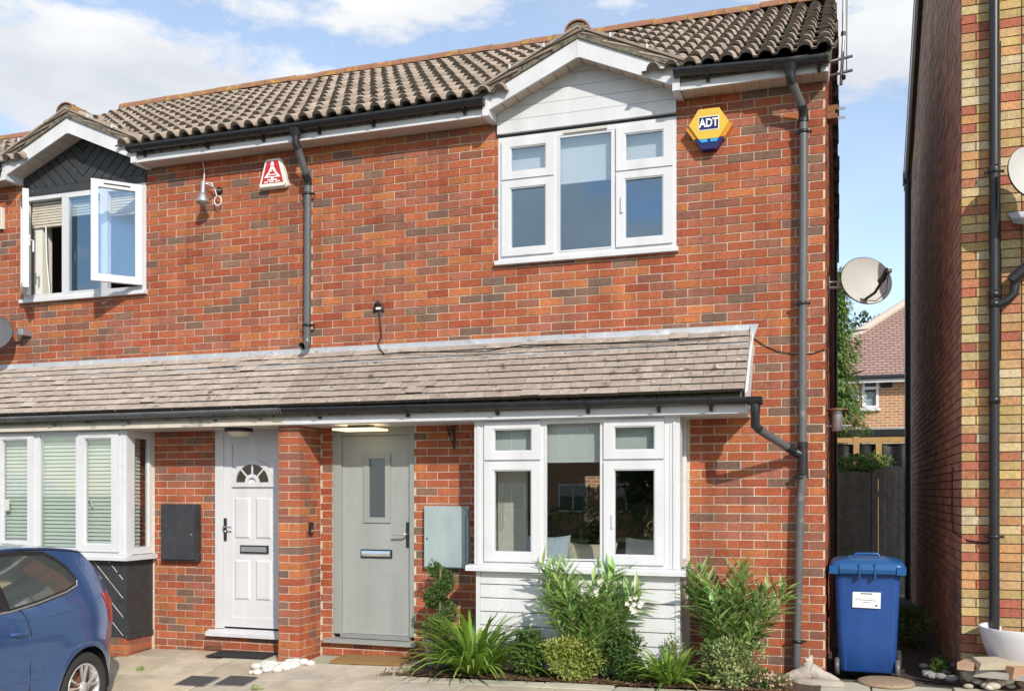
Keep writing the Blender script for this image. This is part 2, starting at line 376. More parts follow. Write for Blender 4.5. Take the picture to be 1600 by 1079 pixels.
# ------------------------------------------------------------------ ground, road, paving, bed
def sheet(x0, x1, y0, y1, nx, ny, zf):
    mb = MB(); vs = []; fs = []
    for j in range(ny+1):
        for i in range(nx+1):
            x = x0+(x1-x0)*i/nx; y = y0+(y1-y0)*j/ny; vs.append((x, y, zf(x, y)))
    for j in range(ny):
        for i in range(nx):
            k = j*(nx+1)+i; fs.append((k, k+1, k+nx+2, k+nx+1))
    return mb.add(vs, fs, None, True)
sheet(-14, 10, -14, 12, 96, 104, lambda x, y: ground(x, y)-.045).build('ground', 'alley_soil', None, fixn=False, kind='structure')
mb = MB()
for (a, b, c, d) in [(-400, -14, -400, 400), (10, 400, -400, 400), (-14, 10, -400, -14), (-14, 10, 12, 400)]: mb.quad((a, c, -.5), (b, c, -.5), (b, d, -.5), (a, d, -.5))
mb.build('terrain', 'grass', None, fixn=False, kind='structure')
MB().quad((-60, -26, -.47), (60, -26, -.47), (60, -14, -.47), (-60, -14, -.47)).build('road', 'asphalt', None, fixn=False, kind='structure')
paving = sheet(-9.6, 1.9, -8.5, .0, 46, 34, lambda x, y: ground(x, y)-.016).build('paving', 'joint', None, fixn=False, kind='structure')
BED = lambda x: -.74+.02*sin(x*3) if x < -.25 else -.42        # front edge of the planting bed
def slab(x0, x1, y0, y1, col):
    mb = MB(); g = .007; x0 += g; x1 -= g; y0 += g; y1 -= g; t = R.uniform(-.004, .004); e = [R.uniform(-.003, .003) for _ in range(4)]
    top = [(x0,y0,ground(x0,y0)+t+e[0]),(x1,y0,ground(x1,y0)+t+e[1]),(x1,y1,ground(x1,y1)+t+e[2]),(x0,y1,ground(x0,y1)+t+e[3])]
    i = .006; tin = [(x0+i,y0+i,top[0][2]+.004),(x1-i,y0+i,top[1][2]+.004),(x1-i,y1-i,top[2][2]+.004),(x0+i,y1-i,top[3][2]+.004)]
    bot = [(p[0],p[1],p[2]-.04) for p in top]
    mb.add(bot+top+tin, [(8,9,10,11)]+[(4+k,4+(k+1)%4,8+(k+1)%4,8+k) for k in range(4)]+[(k,(k+1)%4,4+(k+1)%4,4+k) for k in range(4)], col)
    mb.build('paving_slab', 'paving', paving, colours=True)
ys = [-4.6, -3.9, -3.3, -2.7, -2.1, -1.52, -.94, -.42]
for r, (a, b) in enumerate(zip(ys, ys[1:])):
    x = -7.6+(.3 if r % 2 else 0)
    while x < 1.85:
        w = R.choice([.6, .6, .75]); x1 = min(x+w, 1.88); v = R.uniform(.86, 1.1); wm = R.uniform(-.02, .02)
        c = ((.47+wm)*v, (.405+wm*.4)*v, (.315-wm)*v)
        yb = b
        if x > -3.55 and a > -1.0: x = x1; continue       # the planting bed takes this place
        if x1 > -6.8 or b < -.5: slab(x, x1, a, yb, c)
        x = x1
for (a, b) in [(-6.75, -6.2), (-6.2, -5.65), (-5.65, -5.0), (-4.74, -4.2), (-4.2, -3.6)]: slab(a, b, -.42, -.015, (.45*R.uniform(.85,1.05), .38, .29))
for (a, b) in [(-3.58,-2.9),(-2.9,-2.2),(-2.2,-1.6),(-1.6,-.95),(-.95,-.3),(-.3,.35),(.35,.95),(.95,1.88)]:
    y1 = -.76 if b < -.29 else -.2
    slab(a, b, -.94, y1, (.50*R.uniform(.9,1.06), .44, .35))
bed = sheet(-3.55, -.02, -.75, -.01, 40, 10, lambda x, y: ground(x, y)+.012+.012*sin(x*9)*cos(y*11)).build('planting_bed', 'soil', None, kind='structure', fixn=False)

# ------------------------------------------------------------------ shared house pieces
XM = -4.865                      # party line between the two mirrored houses
EAVE_Y, EAVE_Z, PITCH = -.29, 5.075, radians(30.3)
RIDGE_Y = 3.05
def roof_z(y): return EAVE_Z+(y-EAVE_Y)*tan(PITCH)
# double roman tile: two rolls over a 300 mm cover, front edge lifted off the course below
def tile_mesh():
    prof = []; 
    for k in range(2):
        x0 = -.15+.15*k
        prof += [(x0, 0.), (x0+.038, 0.)]
        for t in range(1, 7): a = pi-pi*t/7; prof.append((x0+.094+.054*cos(a), .062*sin(a)))
    prof.append((.15, 0.)); prof.append((.163, 0.))
    vs = []; n = len(prof); L_ = .40; th = .016
    for (x, z) in prof: vs.append((x, 0, z+.038))
    for (x, z) in prof: vs.append((x, L_, z*.96-.002))
    for (x, z) in prof: vs.append((x, 0.004, z*.72+.038-th))
    for (x, z) in prof: vs.append((x, L_, z*.78-.002-th))
    fs = []
    for i in range(n-1):
        fs += [(i, i+1, n+i+1, n+i), (2*n+i, 3*n+i, 3*n+i+1, 2*n+i+1), (i, 2*n+i, 2*n+i+1, i+1)]
    fs += [(0, n, 3*n, 2*n), (n-1, 3*n-1, 4*n-1, 2*n-1)]
    me = MB().add(vs, fs, None, False).mesh('roof_tile', 'roof_tile'); me.materials.append(MATS['tile_nose_algae_shade'])
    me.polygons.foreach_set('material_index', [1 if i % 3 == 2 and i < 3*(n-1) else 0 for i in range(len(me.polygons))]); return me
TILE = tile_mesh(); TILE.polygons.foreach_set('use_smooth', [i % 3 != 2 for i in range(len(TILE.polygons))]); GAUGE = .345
def lay_roof(roof, x0, x1, dz, gable_x, limit=None):
    n = int(round((x1-x0)/.30)); w = (x1-x0)/n; rows = 11; rest = []
    for r in range(rows):
        for i in range(n):
            x = x0+(i+.5)*w; y = EAVE_Y+r*GAUGE*cos(PITCH); z = roof_z(y)+dz
            if gable_x is not None and abs(x-gable_x) < .93*(1-(y+.25-EAVE_Y)/.95): continue
            M = Matrix.Translation((x, y, z+R.uniform(-.006,.007))) @ Matrix.Rotation(PITCH+R.uniform(-.012,.012), 4, 'X') @ Matrix.Rotation(R.uniform(-.014,.014), 4, 'Z') @ Matrix.Diagonal((w/.30, 1, 1, 1))
            rest.append(M)
    if limit == 0:
        me = MB()
        for M in rest:
            k = len(me.v); me.add([v.co for v in TILE.vertices], [tuple(p.vertices) for p in TILE.polygons]); me.xf(M, k)
        me.build('roof_tiles', 'roof_tile', roof, fixn=False, kind='stuff')
    else:
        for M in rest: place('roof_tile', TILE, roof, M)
def half_round(mb, p0, p1, r, up=Vector((0,0,1)), n=8, t=.015):
    p0, p1 = Vector(p0), Vector(p1); d = (p1-p0).normalized(); s = d.cross(up).normalized(); u = s.cross(d)
    vs = []
    for p in (p0, p1):
        for rr in (r, r-t):
            for k in range(n+1):
                a = pi*k/n; vs.append(p+s*rr*cos(a)+u*rr*sin(a)*.85)
    m = n+1; fs = []
    for k in range(n): fs += [(k, k+1, 2*m+k+1, 2*m+k), (m+k, 3*m+k, 3*m+k+1, m+k+1), (k, m+k, m+k+1, k+1), (2*m+k, 2*m+k+1, 3*m+k+1, 3*m+k)]
    fs += [(0, 2*m, 3*m, m), (n, m+n, 3*m+n, 2*m+n)]
    mb.add(vs, fs, None, False)
def gutter(parent, x0, x1, y, z0, z1, brackets, name='gutter', material='black_plastic', r=.056, caps=(True, True)):
    """half round gutter along the wall; falls from z0 to z1"""
    mb = MB(); n = 10; m = n+1; vs = []
    for (x, z) in ((x0, z0), (x1, z1)):
        for rr in (r, r-.006):
            for k in range(m):
                a = pi+pi*k/n; vs.append((x, y+rr*cos(a), z+rr*sin(a)))
    fs = []
    for k in range(n): fs += [(k, k+1, 2*m+k+1, 2*m+k), (m+k, 3*m+k, 3*m+k+1, m+k+1)]
    fs += [(0, 2*m, 3*m, m), (n, m+n, 3*m+n, 2*m+n)]
    mb.add(vs, fs, None, True)
    for c, (x, z) in zip(caps, ((x0, z0), (x1, z1))):
        if c: mb.prism([(y+(r+.005)*cos(pi+pi*k/n), z+(r+.005)*sin(pi+pi*k/n)) for k in range(m)], x-.012, x+.012, 'x')
    g = mb.build(name, material, parent)
    for t in brackets:
        x = x0+(x1-x0)*t; z = z0+(z1-z0)*t
        b = MB(); poly = [(y+(r+.008)*cos(pi+pi*k/8), z+(r+.008)*sin(pi+pi*k/8)) for k in range(9)]+[(y+r+.012, z+.01), (y+r+.012, z-.11), (y+r-.012, z-.105), (y+r-.03, z-.06)]
        b.prism(poly[:9], x-.011, x+.011, 'x'); b.prism([(y+.01, z-r-.004), (y+r+.0, z-.035), (y+r, z-.105), (y+r-.022, z-.10)], x-.014, x+.014, 'x')
        b.build('bracket', material, g)
    return g
def clipbar(parent, x, y, z, r=.036, side=-1):
    b = MB(); b.lathe([(r, -.012), (r+.006, -.012), (r+.006, .012), (r, .012)], (x, y, z), 14)
    b.box(x-(r+.032), x+(r+.032), y+.002, y+.016, z-.010, z+.010)
    for s in (-1, 1): b.tube([(x+s*(r+.022), y-.006, z), (x+s*(r+.022), y+.045, z)], .006, 6)
    b.build('clip', 'black_plastic', parent)
def window_unit(parent, x0, x1, z0, z1, y, cols, glassm='pane', name='window', sill=True, sillx=.02, silly=.05, backdepth=.06, wmat='white_plastic', skip=()):
    """flat casement window in the plane y. cols: list of (xa, xb, [(kind, za, zb, glass rect)])"""
    w = part_at(name, parent)
    f = MB(); t = .045
    f.box(x0, x0+t, y, y+backdepth, z0, z1); f.box(x1-t, x1, y, y+backdepth, z0, z1)
    f.box(x0+t, x1-t, y, y+backdepth, z0, z0+t); f.box(x0+t, x1-t, y, y+backdepth, z1-t, z1)
    for a, b in zip(cols, cols[1:]):
        xm = (a[1]+b[0])/2; h = max(.016, (b[0]-a[1])/2+.012); f.box(xm-h, xm+h, y+.002, y+backdepth-.002, z0+t, z1-t)
    for (xa, xb, items) in cols:
        for k, it in enumerate(items[1:]):
            zm = (items[k][1]+it[2])/2; f.box(xa-.01, xb+.01, y+.004, y+backdepth-.004, zm-.022, zm+.022)
    f.build('frame', wmat, w)
    for (xa, xb, items) in cols:
        for it in items:
            kind, za, zb, (ga, gb, gc, gd) = it
            if kind in skip: continue
            if kind == 'sash':
                s = MB(); yy = y-.020
                for (p, q, r_, s_) in [(xa, ga, za, zb), (gb, xb, za, zb), (ga, gb, za, gc), (ga, gb, gd, zb)]: s.box(p, q, yy, y+.03, r_, s_)
                b = .010
                for (p, q, r_, s_) in [(ga, ga+b, gc, gd), (gb-b, gb, gc, gd), (ga+b, gb-b, gc, gc+b), (ga+b, gb-b, gd-b, gd)]: s.box(p, q, yy+.008, y+.028, r_, s_)
                s.build('sash', wmat, w)
            elif kind == 'fixed':
                s = MB(); b = .014
                for (p, q, r_, s_) in [(ga-b, ga, gc-b, gd+b), (gb, gb+b, gc-b, gd+b), (ga, gb, gc-b, gc), (ga, gb, gd, gd+b)]: s.box(p, q, y-.004, y+.03, r_, s_)
                s.build('glazing_bead', wmat, w)
            MB().box(ga+.002, gb-.002, y+.010, y+.016, gc+.002, gd-.002).build('pane', glassm, w)
    if sill:
        MB().prism([(y-silly, z0-.045), (y-silly, z0-.012), (y-silly+.012, z0-.004), (y+.05, z0+.004), (y+.05, z0-.045)], x0-sillx, x1+sillx, 'x').build('sill', wmat, w)
    return w

# ------------------------------------------------------------------ the two mirrored brick houses
def house(root, right):
    m = (lambda x: x) if right else (lambda x: 2*XM-x)
    sp = lambda a, b: (min(m(a), m(b)), max(m(a), m(b)))
    xl, xr = sp(XM, 0.)
    up = (*sp(-2.885, -1.235), 3.645, 4.955); dr = (*sp(-4.62, -3.743), .06 if right else .10, 2.19); by = (*sp(-2.87, -1.24), .88, 2.15)
    holes = [up, dr, by]; gx = m(-2.06)
    # --- walls
    wall = wall_with_holes(xl, xr, -.3, 4.96, 0, .24, holes).build('wall', 'mortar', root)
    hid = (*sp(XM-.2, -.60), 2.26, 2.84)
    spans = free_spans(xl, xr, holes+[hid, (*sp(-2.99, -1.12), -.3, 2.2)] + [(*sp(XM-.01, -4.755), -.3, 2.2)])
    br = lay(spans, -.225, 69, phase=-.005 if right else m(-.005)-.225*50)
    brickwork(wall, br, PAL_RED, 0., 300)
    # side and rear walls, inner floor and partition
    if right:
        g = MB(); g.prism([(.24, -.3), (6.2, -.3), (6.2, 4.96), (3.1, 6.9), (.0, 5.0), (0., 4.96), (.24, 4.96)], -.24, 0., 'x')
        sw = g.build('side_wall', 'mortar', root)
        sb = lay(lambda z: [(.003, 6.2)] if z < 4.95 else [(max(.003, (z-4.96)/.62+.05), 6.2-(z-4.96)/.62)], -.225, 92, phase=0)
        brickwork(sw, sb, PAL_RED, 0., 0, axis='x', sign=1)
    wall_with_holes(xl, xr, -.3, 4.96, 6.0, 6.2, [(-4.45, -3.0, .05, 2.1)] if right else []).box(xl, xr-.25 if right else xr, .26, 6.0, 2.30, 2.50).box(xl+.02, -2.95 if right else xr-.25, 3.0, 3.1, -.2, 4.95).box(*((-2.55, xr-.25) if right else (xl+.02, xl+.03)), 3.0, 3.1, -.2, 4.95).box(*((-2.95, -2.55) if right else (xl+.02, xl+.03)), 3.0, 3.1, 1.72, 4.95).box(xl-.05, xl+.07, .26, 6.0, -.3, 4.96).box(xl+.07, xr-.25, .26, 6., -.12, .02).box(xl+.07, xr-.25, .26, 3., 4.9, 4.98).build('interior', 'dark_room', root)
    # --- roof
    roof = part_at('roof', root)
    xe = xr+.055 if right else xr
    dk = MB()
    for (p, q, ys_) in ((xl, gx-.88, EAVE_Y+.06), (gx-.88, gx+.88, .30), (gx+.88, xe-.01, EAVE_Y+.06)):
        dk.prism([(ys_, roof_z(ys_)-.06), (RIDGE_Y, roof_z(RIDGE_Y)-.05), (6.6, EAVE_Z-.03), (6.6, EAVE_Z-.09), (RIDGE_Y, roof_z(RIDGE_Y)-.11), (ys_, roof_z(ys_)-.11)], p, q, 'x')
    dk.build('roof_deck', 'lichen_mortar', roof)
    lay_roof(roof, xl, xe, 0., gx)
    for i in range(12):       # ridge tiles, bedded a little unevenly
        w = (xe-xl)/12; a = xl+i*w; mb = MB(); z = roof_z(RIDGE_Y)+.012+R.uniform(-.006, .008)
        half_round(mb, (a+.006, RIDGE_Y-.02, z), (a+w-.004, RIDGE_Y-.02, z+R.uniform(-.006,.006)), .125); mb.build('ridge_tile', 'terracotta', roof)
        mb = MB(); mb.tube([(a+w, RIDGE_Y-.13, z+.0), (a+w, RIDGE_Y-.09, z+.075), (a+w, RIDGE_Y-.02, z+.11), (a+w, RIDGE_Y+.06, z+.075)], .014, 6)
        if i < 11: mb.build('ridge_mortar', 'lichen_mortar', roof)
    if right:
        mb = MB(); 
        for k in range(19):     # rear slope verge, ragged tile ends
            y = 3.05+k*.19; z = roof_z(RIDGE_Y)-(y-RIDGE_Y)*tan(PITCH)*1.0; mb.box(-.25, .075+R.uniform(-.01,.012), y, y+.2, z-.12, z+.01)
        mb.build('rear_verge', 'lichen_mortar', roof)
        mb = MB().prism([(EAVE_Y+.05, EAVE_Z-.09), (RIDGE_Y, roof_z(RIDGE_Y)-.09), (RIDGE_Y, roof_z(RIDGE_Y)-.015), (EAVE_Y+.02, EAVE_Z-.01)], .012, .052, 'x'); mb.build('verge_mortar', 'lichen_mortar', roof)
        mb = MB().prism([(-.22, 4.935), (-.22, 5.06), (RIDGE_Y, roof_z(RIDGE_Y)-.10), (RIDGE_Y, roof_z(RIDGE_Y)-.28), (0., 4.93)], .008, .03, 'x'); mb.build('verge_board', 'white_plastic', roof)
    # --- eaves: fascia, soffit boards
    eav = part_at('eaves', root)
    for (a, b) in (sp(-1.165, 0.02), sp(XM, -2.955)):
        MB().box(a, b, -.222, -.20, 4.938, 5.085).build('fascia', 'white_plastic', eav)
        n = max(3, int((b-a)/.105)); w = (b-a)/n
        for i in range(n):
            MB().box(a+i*w+.0015, a+(i+1)*w-.0015, -.199, -.001, 4.945, 4.957).build('soffit_board', 'soffit_beige', eav)
    # --- gablet over the upper window
    gab = part_at('gable', root)
    apex = 5.42; sl = .44; hw = .825
    pent = [(gx-hw, 4.80), (gx+hw, 4.80), (gx+hw, apex-sl*hw), (gx, apex), (gx-hw, apex-sl*hw)]
    if right:
        for k in range(6):
            z = 4.828+k*.118; p = clip(clip(pent, 0, -1, -z), 0, 1, z+.1145)
            if len(p) > 2:
                MB().prism(p, -.042+.0008*k, .02, 'y').build('cladding_board', 'white_plastic', gab)
        MB().box(gx-hw, gx+hw, -.004, .03, 4.80, 4.84).prism([(p[0], p[1]) for p in pent], .006, .03, 'y').build('gable_backing', 'old_black', gab)
    else:
        for s in (-1, 1):
            for k in range(-9, 14):
                d0 = k*.098; nx = s*.707; half = clip(pent, -s, 0, -s*gx-.0005)
                p = clip(half, nx, -.707, nx*gx-.707*4.80+d0+.088); p = clip(p, -nx, .707, -(nx*gx-.707*4.80+d0)); p = clip(p, 0, -1, -4.885)
                if len(p) > 2: MB().prism(p, -.014, .02, 'y').build('cladding_board', 'old_black', gab)
        MB().prism(pent, .006, .03, 'y').box(gx-hw, gx+hw, -.02, .004, 4.80, 4.88).build('gable_backing', 'old_black', gab)
    MB().prism([(gx-.83, 4.985), (gx-.905, 5.10), (gx, 5.51), (gx+.905, 5.10), (gx+.83, 4.985), (gx, 5.345)], -.242, -.22, 'y').build('bargeboard', 'white_plastic', gab)
    MB().box(gx-.013, gx+.013, -.246, -.24, 5.335, 5.508).build('joint_cover', 'white_plastic', gab)
    for s in (-1, 1):
        a, b = sorted((gx+s*.83, gx+s*.893)); MB().box(a, b, -.252, 0., 4.93, 5.10).build('box_end', 'white_plastic', gab)
        for k in range(7):
            t0, t1 = k/7+.004, (k+1)/7-.004; q = MB()
            pts = [(gx+s*.85*(1-t), 4.975+(.37)*t) for t in (t0, t1)]
            q.prism([(pts[0][0], pts[0][1]+.02), (pts[1][0], pts[1][1]+.02), (pts[1][0], pts[1][1]+.03), (pts[0][0], pts[0][1]+.03)], -.219, -.003, 'y'); q.build('gable_soffit_board', 'soffit_beige', gab)
        # tiles of the little roof, verge bedding
        ang = math.atan(.455)
        for r in range(3):
            for i in range(4):
                if i > 3-r*.2: continue
                d = .915-r*.32
                y = -.265+.15+.30*i
                M = Matrix.Translation((gx+s*d*1.0, y, 5.115+(.96-d)*.455)) @ Matrix.Rotation(pi/2*s, 4, 'Z') @ Matrix.Rotation(ang, 4, 'X')
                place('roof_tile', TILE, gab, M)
        MB().prism([(gx+s*.985, 5.065), (gx, 5.505), (gx, 5.585), (gx+s*1.0, 5.13)], -.262, -.16, 'y').build('verge_mortar', 'lichen_mortar', gab)
        MB().prism([(gx+s*1.0, 5.132), (gx, 5.587), (gx, 5.607), (gx+s*1.01, 5.152)], -.278, -.10, 'y').build('verge_tile', 'roof_tile', gab)
        for t in (.3, .62):
            x = gx+s*1.0*t; z = 5.60-.455*t; q = MB().box(-.008, .008, -.29, -.20, -.012, .026); q.xf(Matrix.Translation((x, 0, z))); q.build('tile_clip', 'white_plastic', gab)
    mb = MB(); half_round(mb, (gx, -.28, 5.56), (gx, .36, 5.56), .115); mb.build('ridge_tile', 'terracotta', gab)
    MB().prism([(gx+.10*cos(pi*k/10), 5.545+.10*sin(pi*k/10)*.85) for k in range(11)], -.270, -.2, 'y').build('ridge_plug', 'lichen_mortar', gab)
    # --- upper gutters
    gy = -.281
    if right:
        gutter(root, -1.20, .02, gy, 5.088, 5.03, (.22, .95))
        gutter(root, XM+.0, -2.935, gy, 5.072, 5.075, (.12, .42, .90), caps=(False, True))
    else:
        gutter(root, m(-2.90), XM, gy, 5.085, 5.072, (.08, .47, .8), caps=(True, False))
        gutter(root, -9.73, m(-1.17), gy, 5.07, 5.085, (.8,), caps=(False, True))
    # --- lean-to roof over bay and door
    lt = part_at('lean_to_roof', root)
    xa, xb = sp(XM, -.60); n = int(round((xb-xa)/.168)); w = (xb-xa)/n; y0, z0, y1, z1 = -.575, 2.322, .0, 2.885; ang = math.atan2(z1-z0, y1-y0); SLn = math.hypot(y1-y0, z1-z0); ex = SLn/9.
    MB().prism([(y0+.05, z0-.03), (y1, z1-.02), (y1, z1-.08), (y0+.05, z0-.09)], xa, xb-.004, 'x').build('roof_deck', 'lichen_mortar', lt)
    tints = [(.40,.335,.285),(.42,.35,.30),(.38,.315,.265),(.41,.34,.285),(.44,.375,.32)] if not right else [(.34,.28,.235),(.36,.30,.25),(.32,.26,.215),(.37,.31,.26),(.335,.27,.225)]
    tm = []
    for c in tints:
        me = unit_box('plain_tile', 'plain_tile', c); me.materials.append(MATS['plain_nose_algae_shade']); me.polygons[2].material_index = 1; tm.append(me)
    for r in range(9):
        for i in range(-1, n+1):
            a = xa+(i+(.5 if r % 2 else 0))*w; b = a+w-.004; a = max(a, xa); b = min(b, xb)
            if b-a < .03: continue
            t = r*ex; ln = .20; lift = R.uniform(0, .003) if R.random() < .93 else R.uniform(.004, .012)
            M = Matrix.Translation(((a+b)/2, y0+cos(ang)*(t)+R.uniform(-.002,.002), z0+sin(ang)*t)) @ Matrix.Rotation(ang-.13, 4, 'X') @ Matrix.Rotation(R.uniform(-.012,.012), 4, 'Z') @ Matrix.Translation((0, ln/2, .020+lift)) @ Matrix.Diagonal((b-a, ln, .030, 1))
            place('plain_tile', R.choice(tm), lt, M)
    fl = MB(); k = 40; vs = []     # lead flashing dressed over the top course
    for i in range(k+1):
        x = xa+(xb+.0-xa)*i/k; j = R.uniform(-.008, .008)
        vs += [(x, -.012, 2.955), (x, -.014-R.uniform(0,.004), 2.89), (x, -.045, 2.872+R.uniform(-.004,.004)), (x, -.155+j, 2.772+j*.8)]
    fl.add(vs, [(4*i+q, 4*i+q+1, 4*i+q+5, 4*i+q+4) for i in range(k) for q in range(3)], None, True)
    if right: fl.add([(xb, -.012, 2.955), (xb+.065, -.012, 2.955), (xb+.02, -.016, 2.83), (xb, -.155, 2.775), (xb+.012, -.10, 2.80)], [(0,1,2), (0,2,4), (0,4,3)])
    fl.build('flashing', 'lead', lt, fixn=False)
    fm = 'white_plastic' if right else 'old_paint'
    MB().box(xa, xb, -.484, -.458, 2.165, 2.328).build('fascia', fm, lt)
    MB().box(xa, xb, -.457, -.001, 2.158, 2.170).build('soffit', 'white_plastic' if right else 'cream_plastic', lt)
    if right:
        MB().prism([(-.56, 2.325), (.0, 2.885), (.0, 2.70), (-.40, 2.155), (-.49, 2.155)], xb+.001, xb+.022, 'x').build('verge_board', 'white_plastic', lt)
    gutter(root, xa, xb+.03 if right else xb, -.541, 2.315 if right else 2.312, 2.285 if right else 2.317, (.09, .30, .5, .69, .83, .93) if right else (.12, .36, .58, .82, .94), name='gutter', material='black_plastic' if right else 'grey_plastic', caps=(False, False))
    if right:       # union between the two gutters
        mb = MB()
        for dx in (-.045, -.012, .02): mb.lathe([(.060, -.008), (.065, -.006), (.065, .006), (.060, .008)], (XM+dx, -.541, 2.315), 12, 'x', a0=pi, a1=2*pi)
        mb.build('gutter_union', 'grey_plastic', root)
    return m, sp

H_RIGHT = thing('brick_house', (-2.4, 0, -.05), 'red brick terraced house with grey front door and white clad bay', 'house', 'mirrored terraced houses')
H_LEFT = thing('brick_house', (-7.3, 0, -.12), 'red brick terraced house with white front door and black boarded bay', 'house', 'mirrored terraced houses')
house(H_RIGHT, True); house(H_LEFT, False)

# next house of the terrace, its roof stepped lower
H_NEXT = thing('brick_house', (-12, 0, -.15), 'terraced house with lower stepped roof beyond the white door house', 'house', 'mirrored terraced houses')
MB().box(-14.6, -9.735, 0, .24, -.3, 4.78).box(-14.6, -9.735, 6., 6.2, -.3, 4.78).build('wall', 'mortar', H_NEXT)
rf = part_at('roof', H_NEXT); lay_roof(rf, -14.6, -9.74, -.2, None, 0)
MB().prism([(EAVE_Y+.06, EAVE_Z-.27), (RIDGE_Y, roof_z(RIDGE_Y)-.23), (6.6, EAVE_Z-.23), (6.6, EAVE_Z-.32), (RIDGE_Y, roof_z(RIDGE_Y)-.32), (EAVE_Y+.06, EAVE_Z-.32)], -14.6, -9.74, 'x').build('roof_deck', 'lichen_mortar', rf)
mb = MB(); half_round(mb, (-14.6, RIDGE_Y-.02, roof_z(RIDGE_Y)-.19), (-9.74, RIDGE_Y-.02, roof_z(RIDGE_Y)-.19), .125); mb.build('ridge_tile', 'terracotta', rf)
MB().box(-14.6, -9.74, -.36, -.335, 4.73, 4.875).build('fascia', 'white_plastic', H_NEXT)

# ------------------------------------------------------------------ pier between the doors (belongs to the grey door house)
def pier(root, x0, x1, y0, z0, z1):
    c = MB().box(x0+.006, x1-.006, y0+.006, 0, z0, z1).build('pier', 'mortar', root)
    w = x1-x0; n = int((z1-z0)/.075)+1
    for r in range(n):
        a = z0+r*.075; b = min(a+.065, z1)
        if b-a < .02: continue
        if r % 2: bx = [(x0, x1, y0, y0+.1025), (x0, x1, y0+.1125, y0+.215), (x0, x1, y0+.225, y0+.33), (x0, x1, y0+.34, -.006)]
        else: bx = [(x0, x0+w/2-.005, y0, y0+.19), (x0+w/2+.005, x1, y0, y0+.19), (x0, x1, y0+.20, y0+.30), (x0, x1, y0+.31, -.006)]
        for (p, q, s, t) in bx:
            M = Matrix.Translation(((p+q)/2+R.uniform(-.0015,.0015), (s+t)/2+R.uniform(-.0015,.0015), (a+b)/2)) @ Matrix.Diagonal((q-p, t-s, b-a, 1))
            place('brick', brick_mesh(PAL_RED, pick(PAL_RED)), c, M)
pier(H_RIGHT, -4.985, -4.755, -.40, -.19, 2.166)

# ------------------------------------------------------------------ windows
# upper window, grey door house
up = window_unit(H_RIGHT, -2.885, -1.235, 3.665, 4.80, -.012, [
    (-2.846, -2.347, [('sash', 4.405, 4.765, (-2.765, -2.417, 4.468, 4.70)), ('sash', 3.70, 4.392, (-2.765, -2.417, 3.765, 4.325))]),
    (-2.31, -1.80, [('fixed', 3.70, 4.765, (-2.289, -1.814, 3.715, 4.735))]),
    (-1.767, -1.266, [('sash', 4.375, 4.765, (-1.691, -1.343, 4.45, 4.70)), ('sash', 3.70, 4.362, (-1.693, -1.345, 3.765, 4.30))])], name='upper_window')
MB().box(-2.25, -1.85, -.028, -.008, 4.768, 4.786).build('trickle_vent', 'cream_plastic', up)
for (a, b, z) in [(-2.86, -2.36, 4.40), (-2.32, -1.79, 4.345), (-1.75, -1.26, 4.37)]:
    q = MB().box(a, b, .075, .078, z, 4.82); q.tube([(a, .077, z), (b, .077, z)], .008, 6); q.build('roller_blind', 'blind_cloth', up)
MB().box(-1.72, -1.704, -.05, -.03, 4.0, 4.14).build('handle', 'white_plastic', up)
# upper window, white door house, with two casements standing open
mx_ = lambda x: 2*XM-x
ul = window_unit(H_LEFT, -8.495, -6.845, 3.665, 4.80, -.012, [
    (-8.46, -7.95, [('open', 3.70, 4.765, (-8.44, -7.97, 3.72, 4.75))]),
    (-7.89, -7.42, [('fixed', 3.70, 4.765, (-7.87, -7.44, 3.715, 4.74))]),
    (-7.36, -6.87, [('open', 3.70, 4.765, (-7.35, -6.89, 3.72, 4.75))])], name='upper_window', skip=('open',))
def open_sash(hx, ang, w, side):
    M = Matrix.Translation((hx, -.035, 0)) @ Matrix.Rotation(ang, 4, 'Z')
    b = MB(); a0, a1 = (0, w) if side > 0 else (-w, 0)
    for (p, q, r, s) in [(a0, a0+.07, 3.71, 4.76), (a1-.07, a1, 3.71, 4.76), (a0+.07, a1-.07, 3.71, 3.785), (a0+.07, a1-.07, 4.685, 4.76)]: b.box(p, q, -.03, .03, r, s)
    b.xf(M); o = b.build('open_sash', 'white_plastic', ul)
    g = MB().box(a0+.068, a1-.068, -.004, .004, 3.783, 4.687); g.xf(M); g.build('pane', 'pane', o)
    e = a1-.035 if side > 0 else a0+.035
    h = MB().box(e-.012, e+.012, .03, .045, 4.16, 4.28); h.tube([(e, .05, 4.22), (e, .075, 4.22), (e, .075, 4.10)], .010, 6); h.xf(M); h.build('handle', 'white_plastic', o)
    v = MB().box(a0+.12, a1-.12, -.036, -.028, 4.715, 4.728); v.xf(M); v.build('trickle_vent', 'car_dark', o)
open_sash(-8.475, -radians(42), .50, 1)
open_sash(-6.875, radians(47), .50, -1)
q = MB()
for k in range(9):
    z = 4.77-k*.03; q.box(-8.44, -7.95, .06, .10, z-.022, z)
q.box(-8.44, -7.95, .055, .105, 4.47, 4.495); q.build('venetian_blind', 'old_paint', ul)
q = MB()
for k in range(9): z = 4.77-k*.03; q.box(-7.36, -6.87, .06, .10, z-.022, z)
q.build('venetian_blind', 'old_paint', ul)
q = MB()
for k in range(7): z = 4.76-k*.03; q.box(-7.9, -7.43, .06, .10, z-.022, z)
q.build('venetian_blind', 'slat', ul)
MB().tube([(-8.25, .058, 4.47), (-8.24, .06, 4.1), (-8.20, .065, 3.72)], .009, 6).build('blind_wand', 'box_white', ul)
MB().box(-8.44, -8.32, .08, .22, 3.70, 4.5).build('window_reveal', 'box_white', ul)

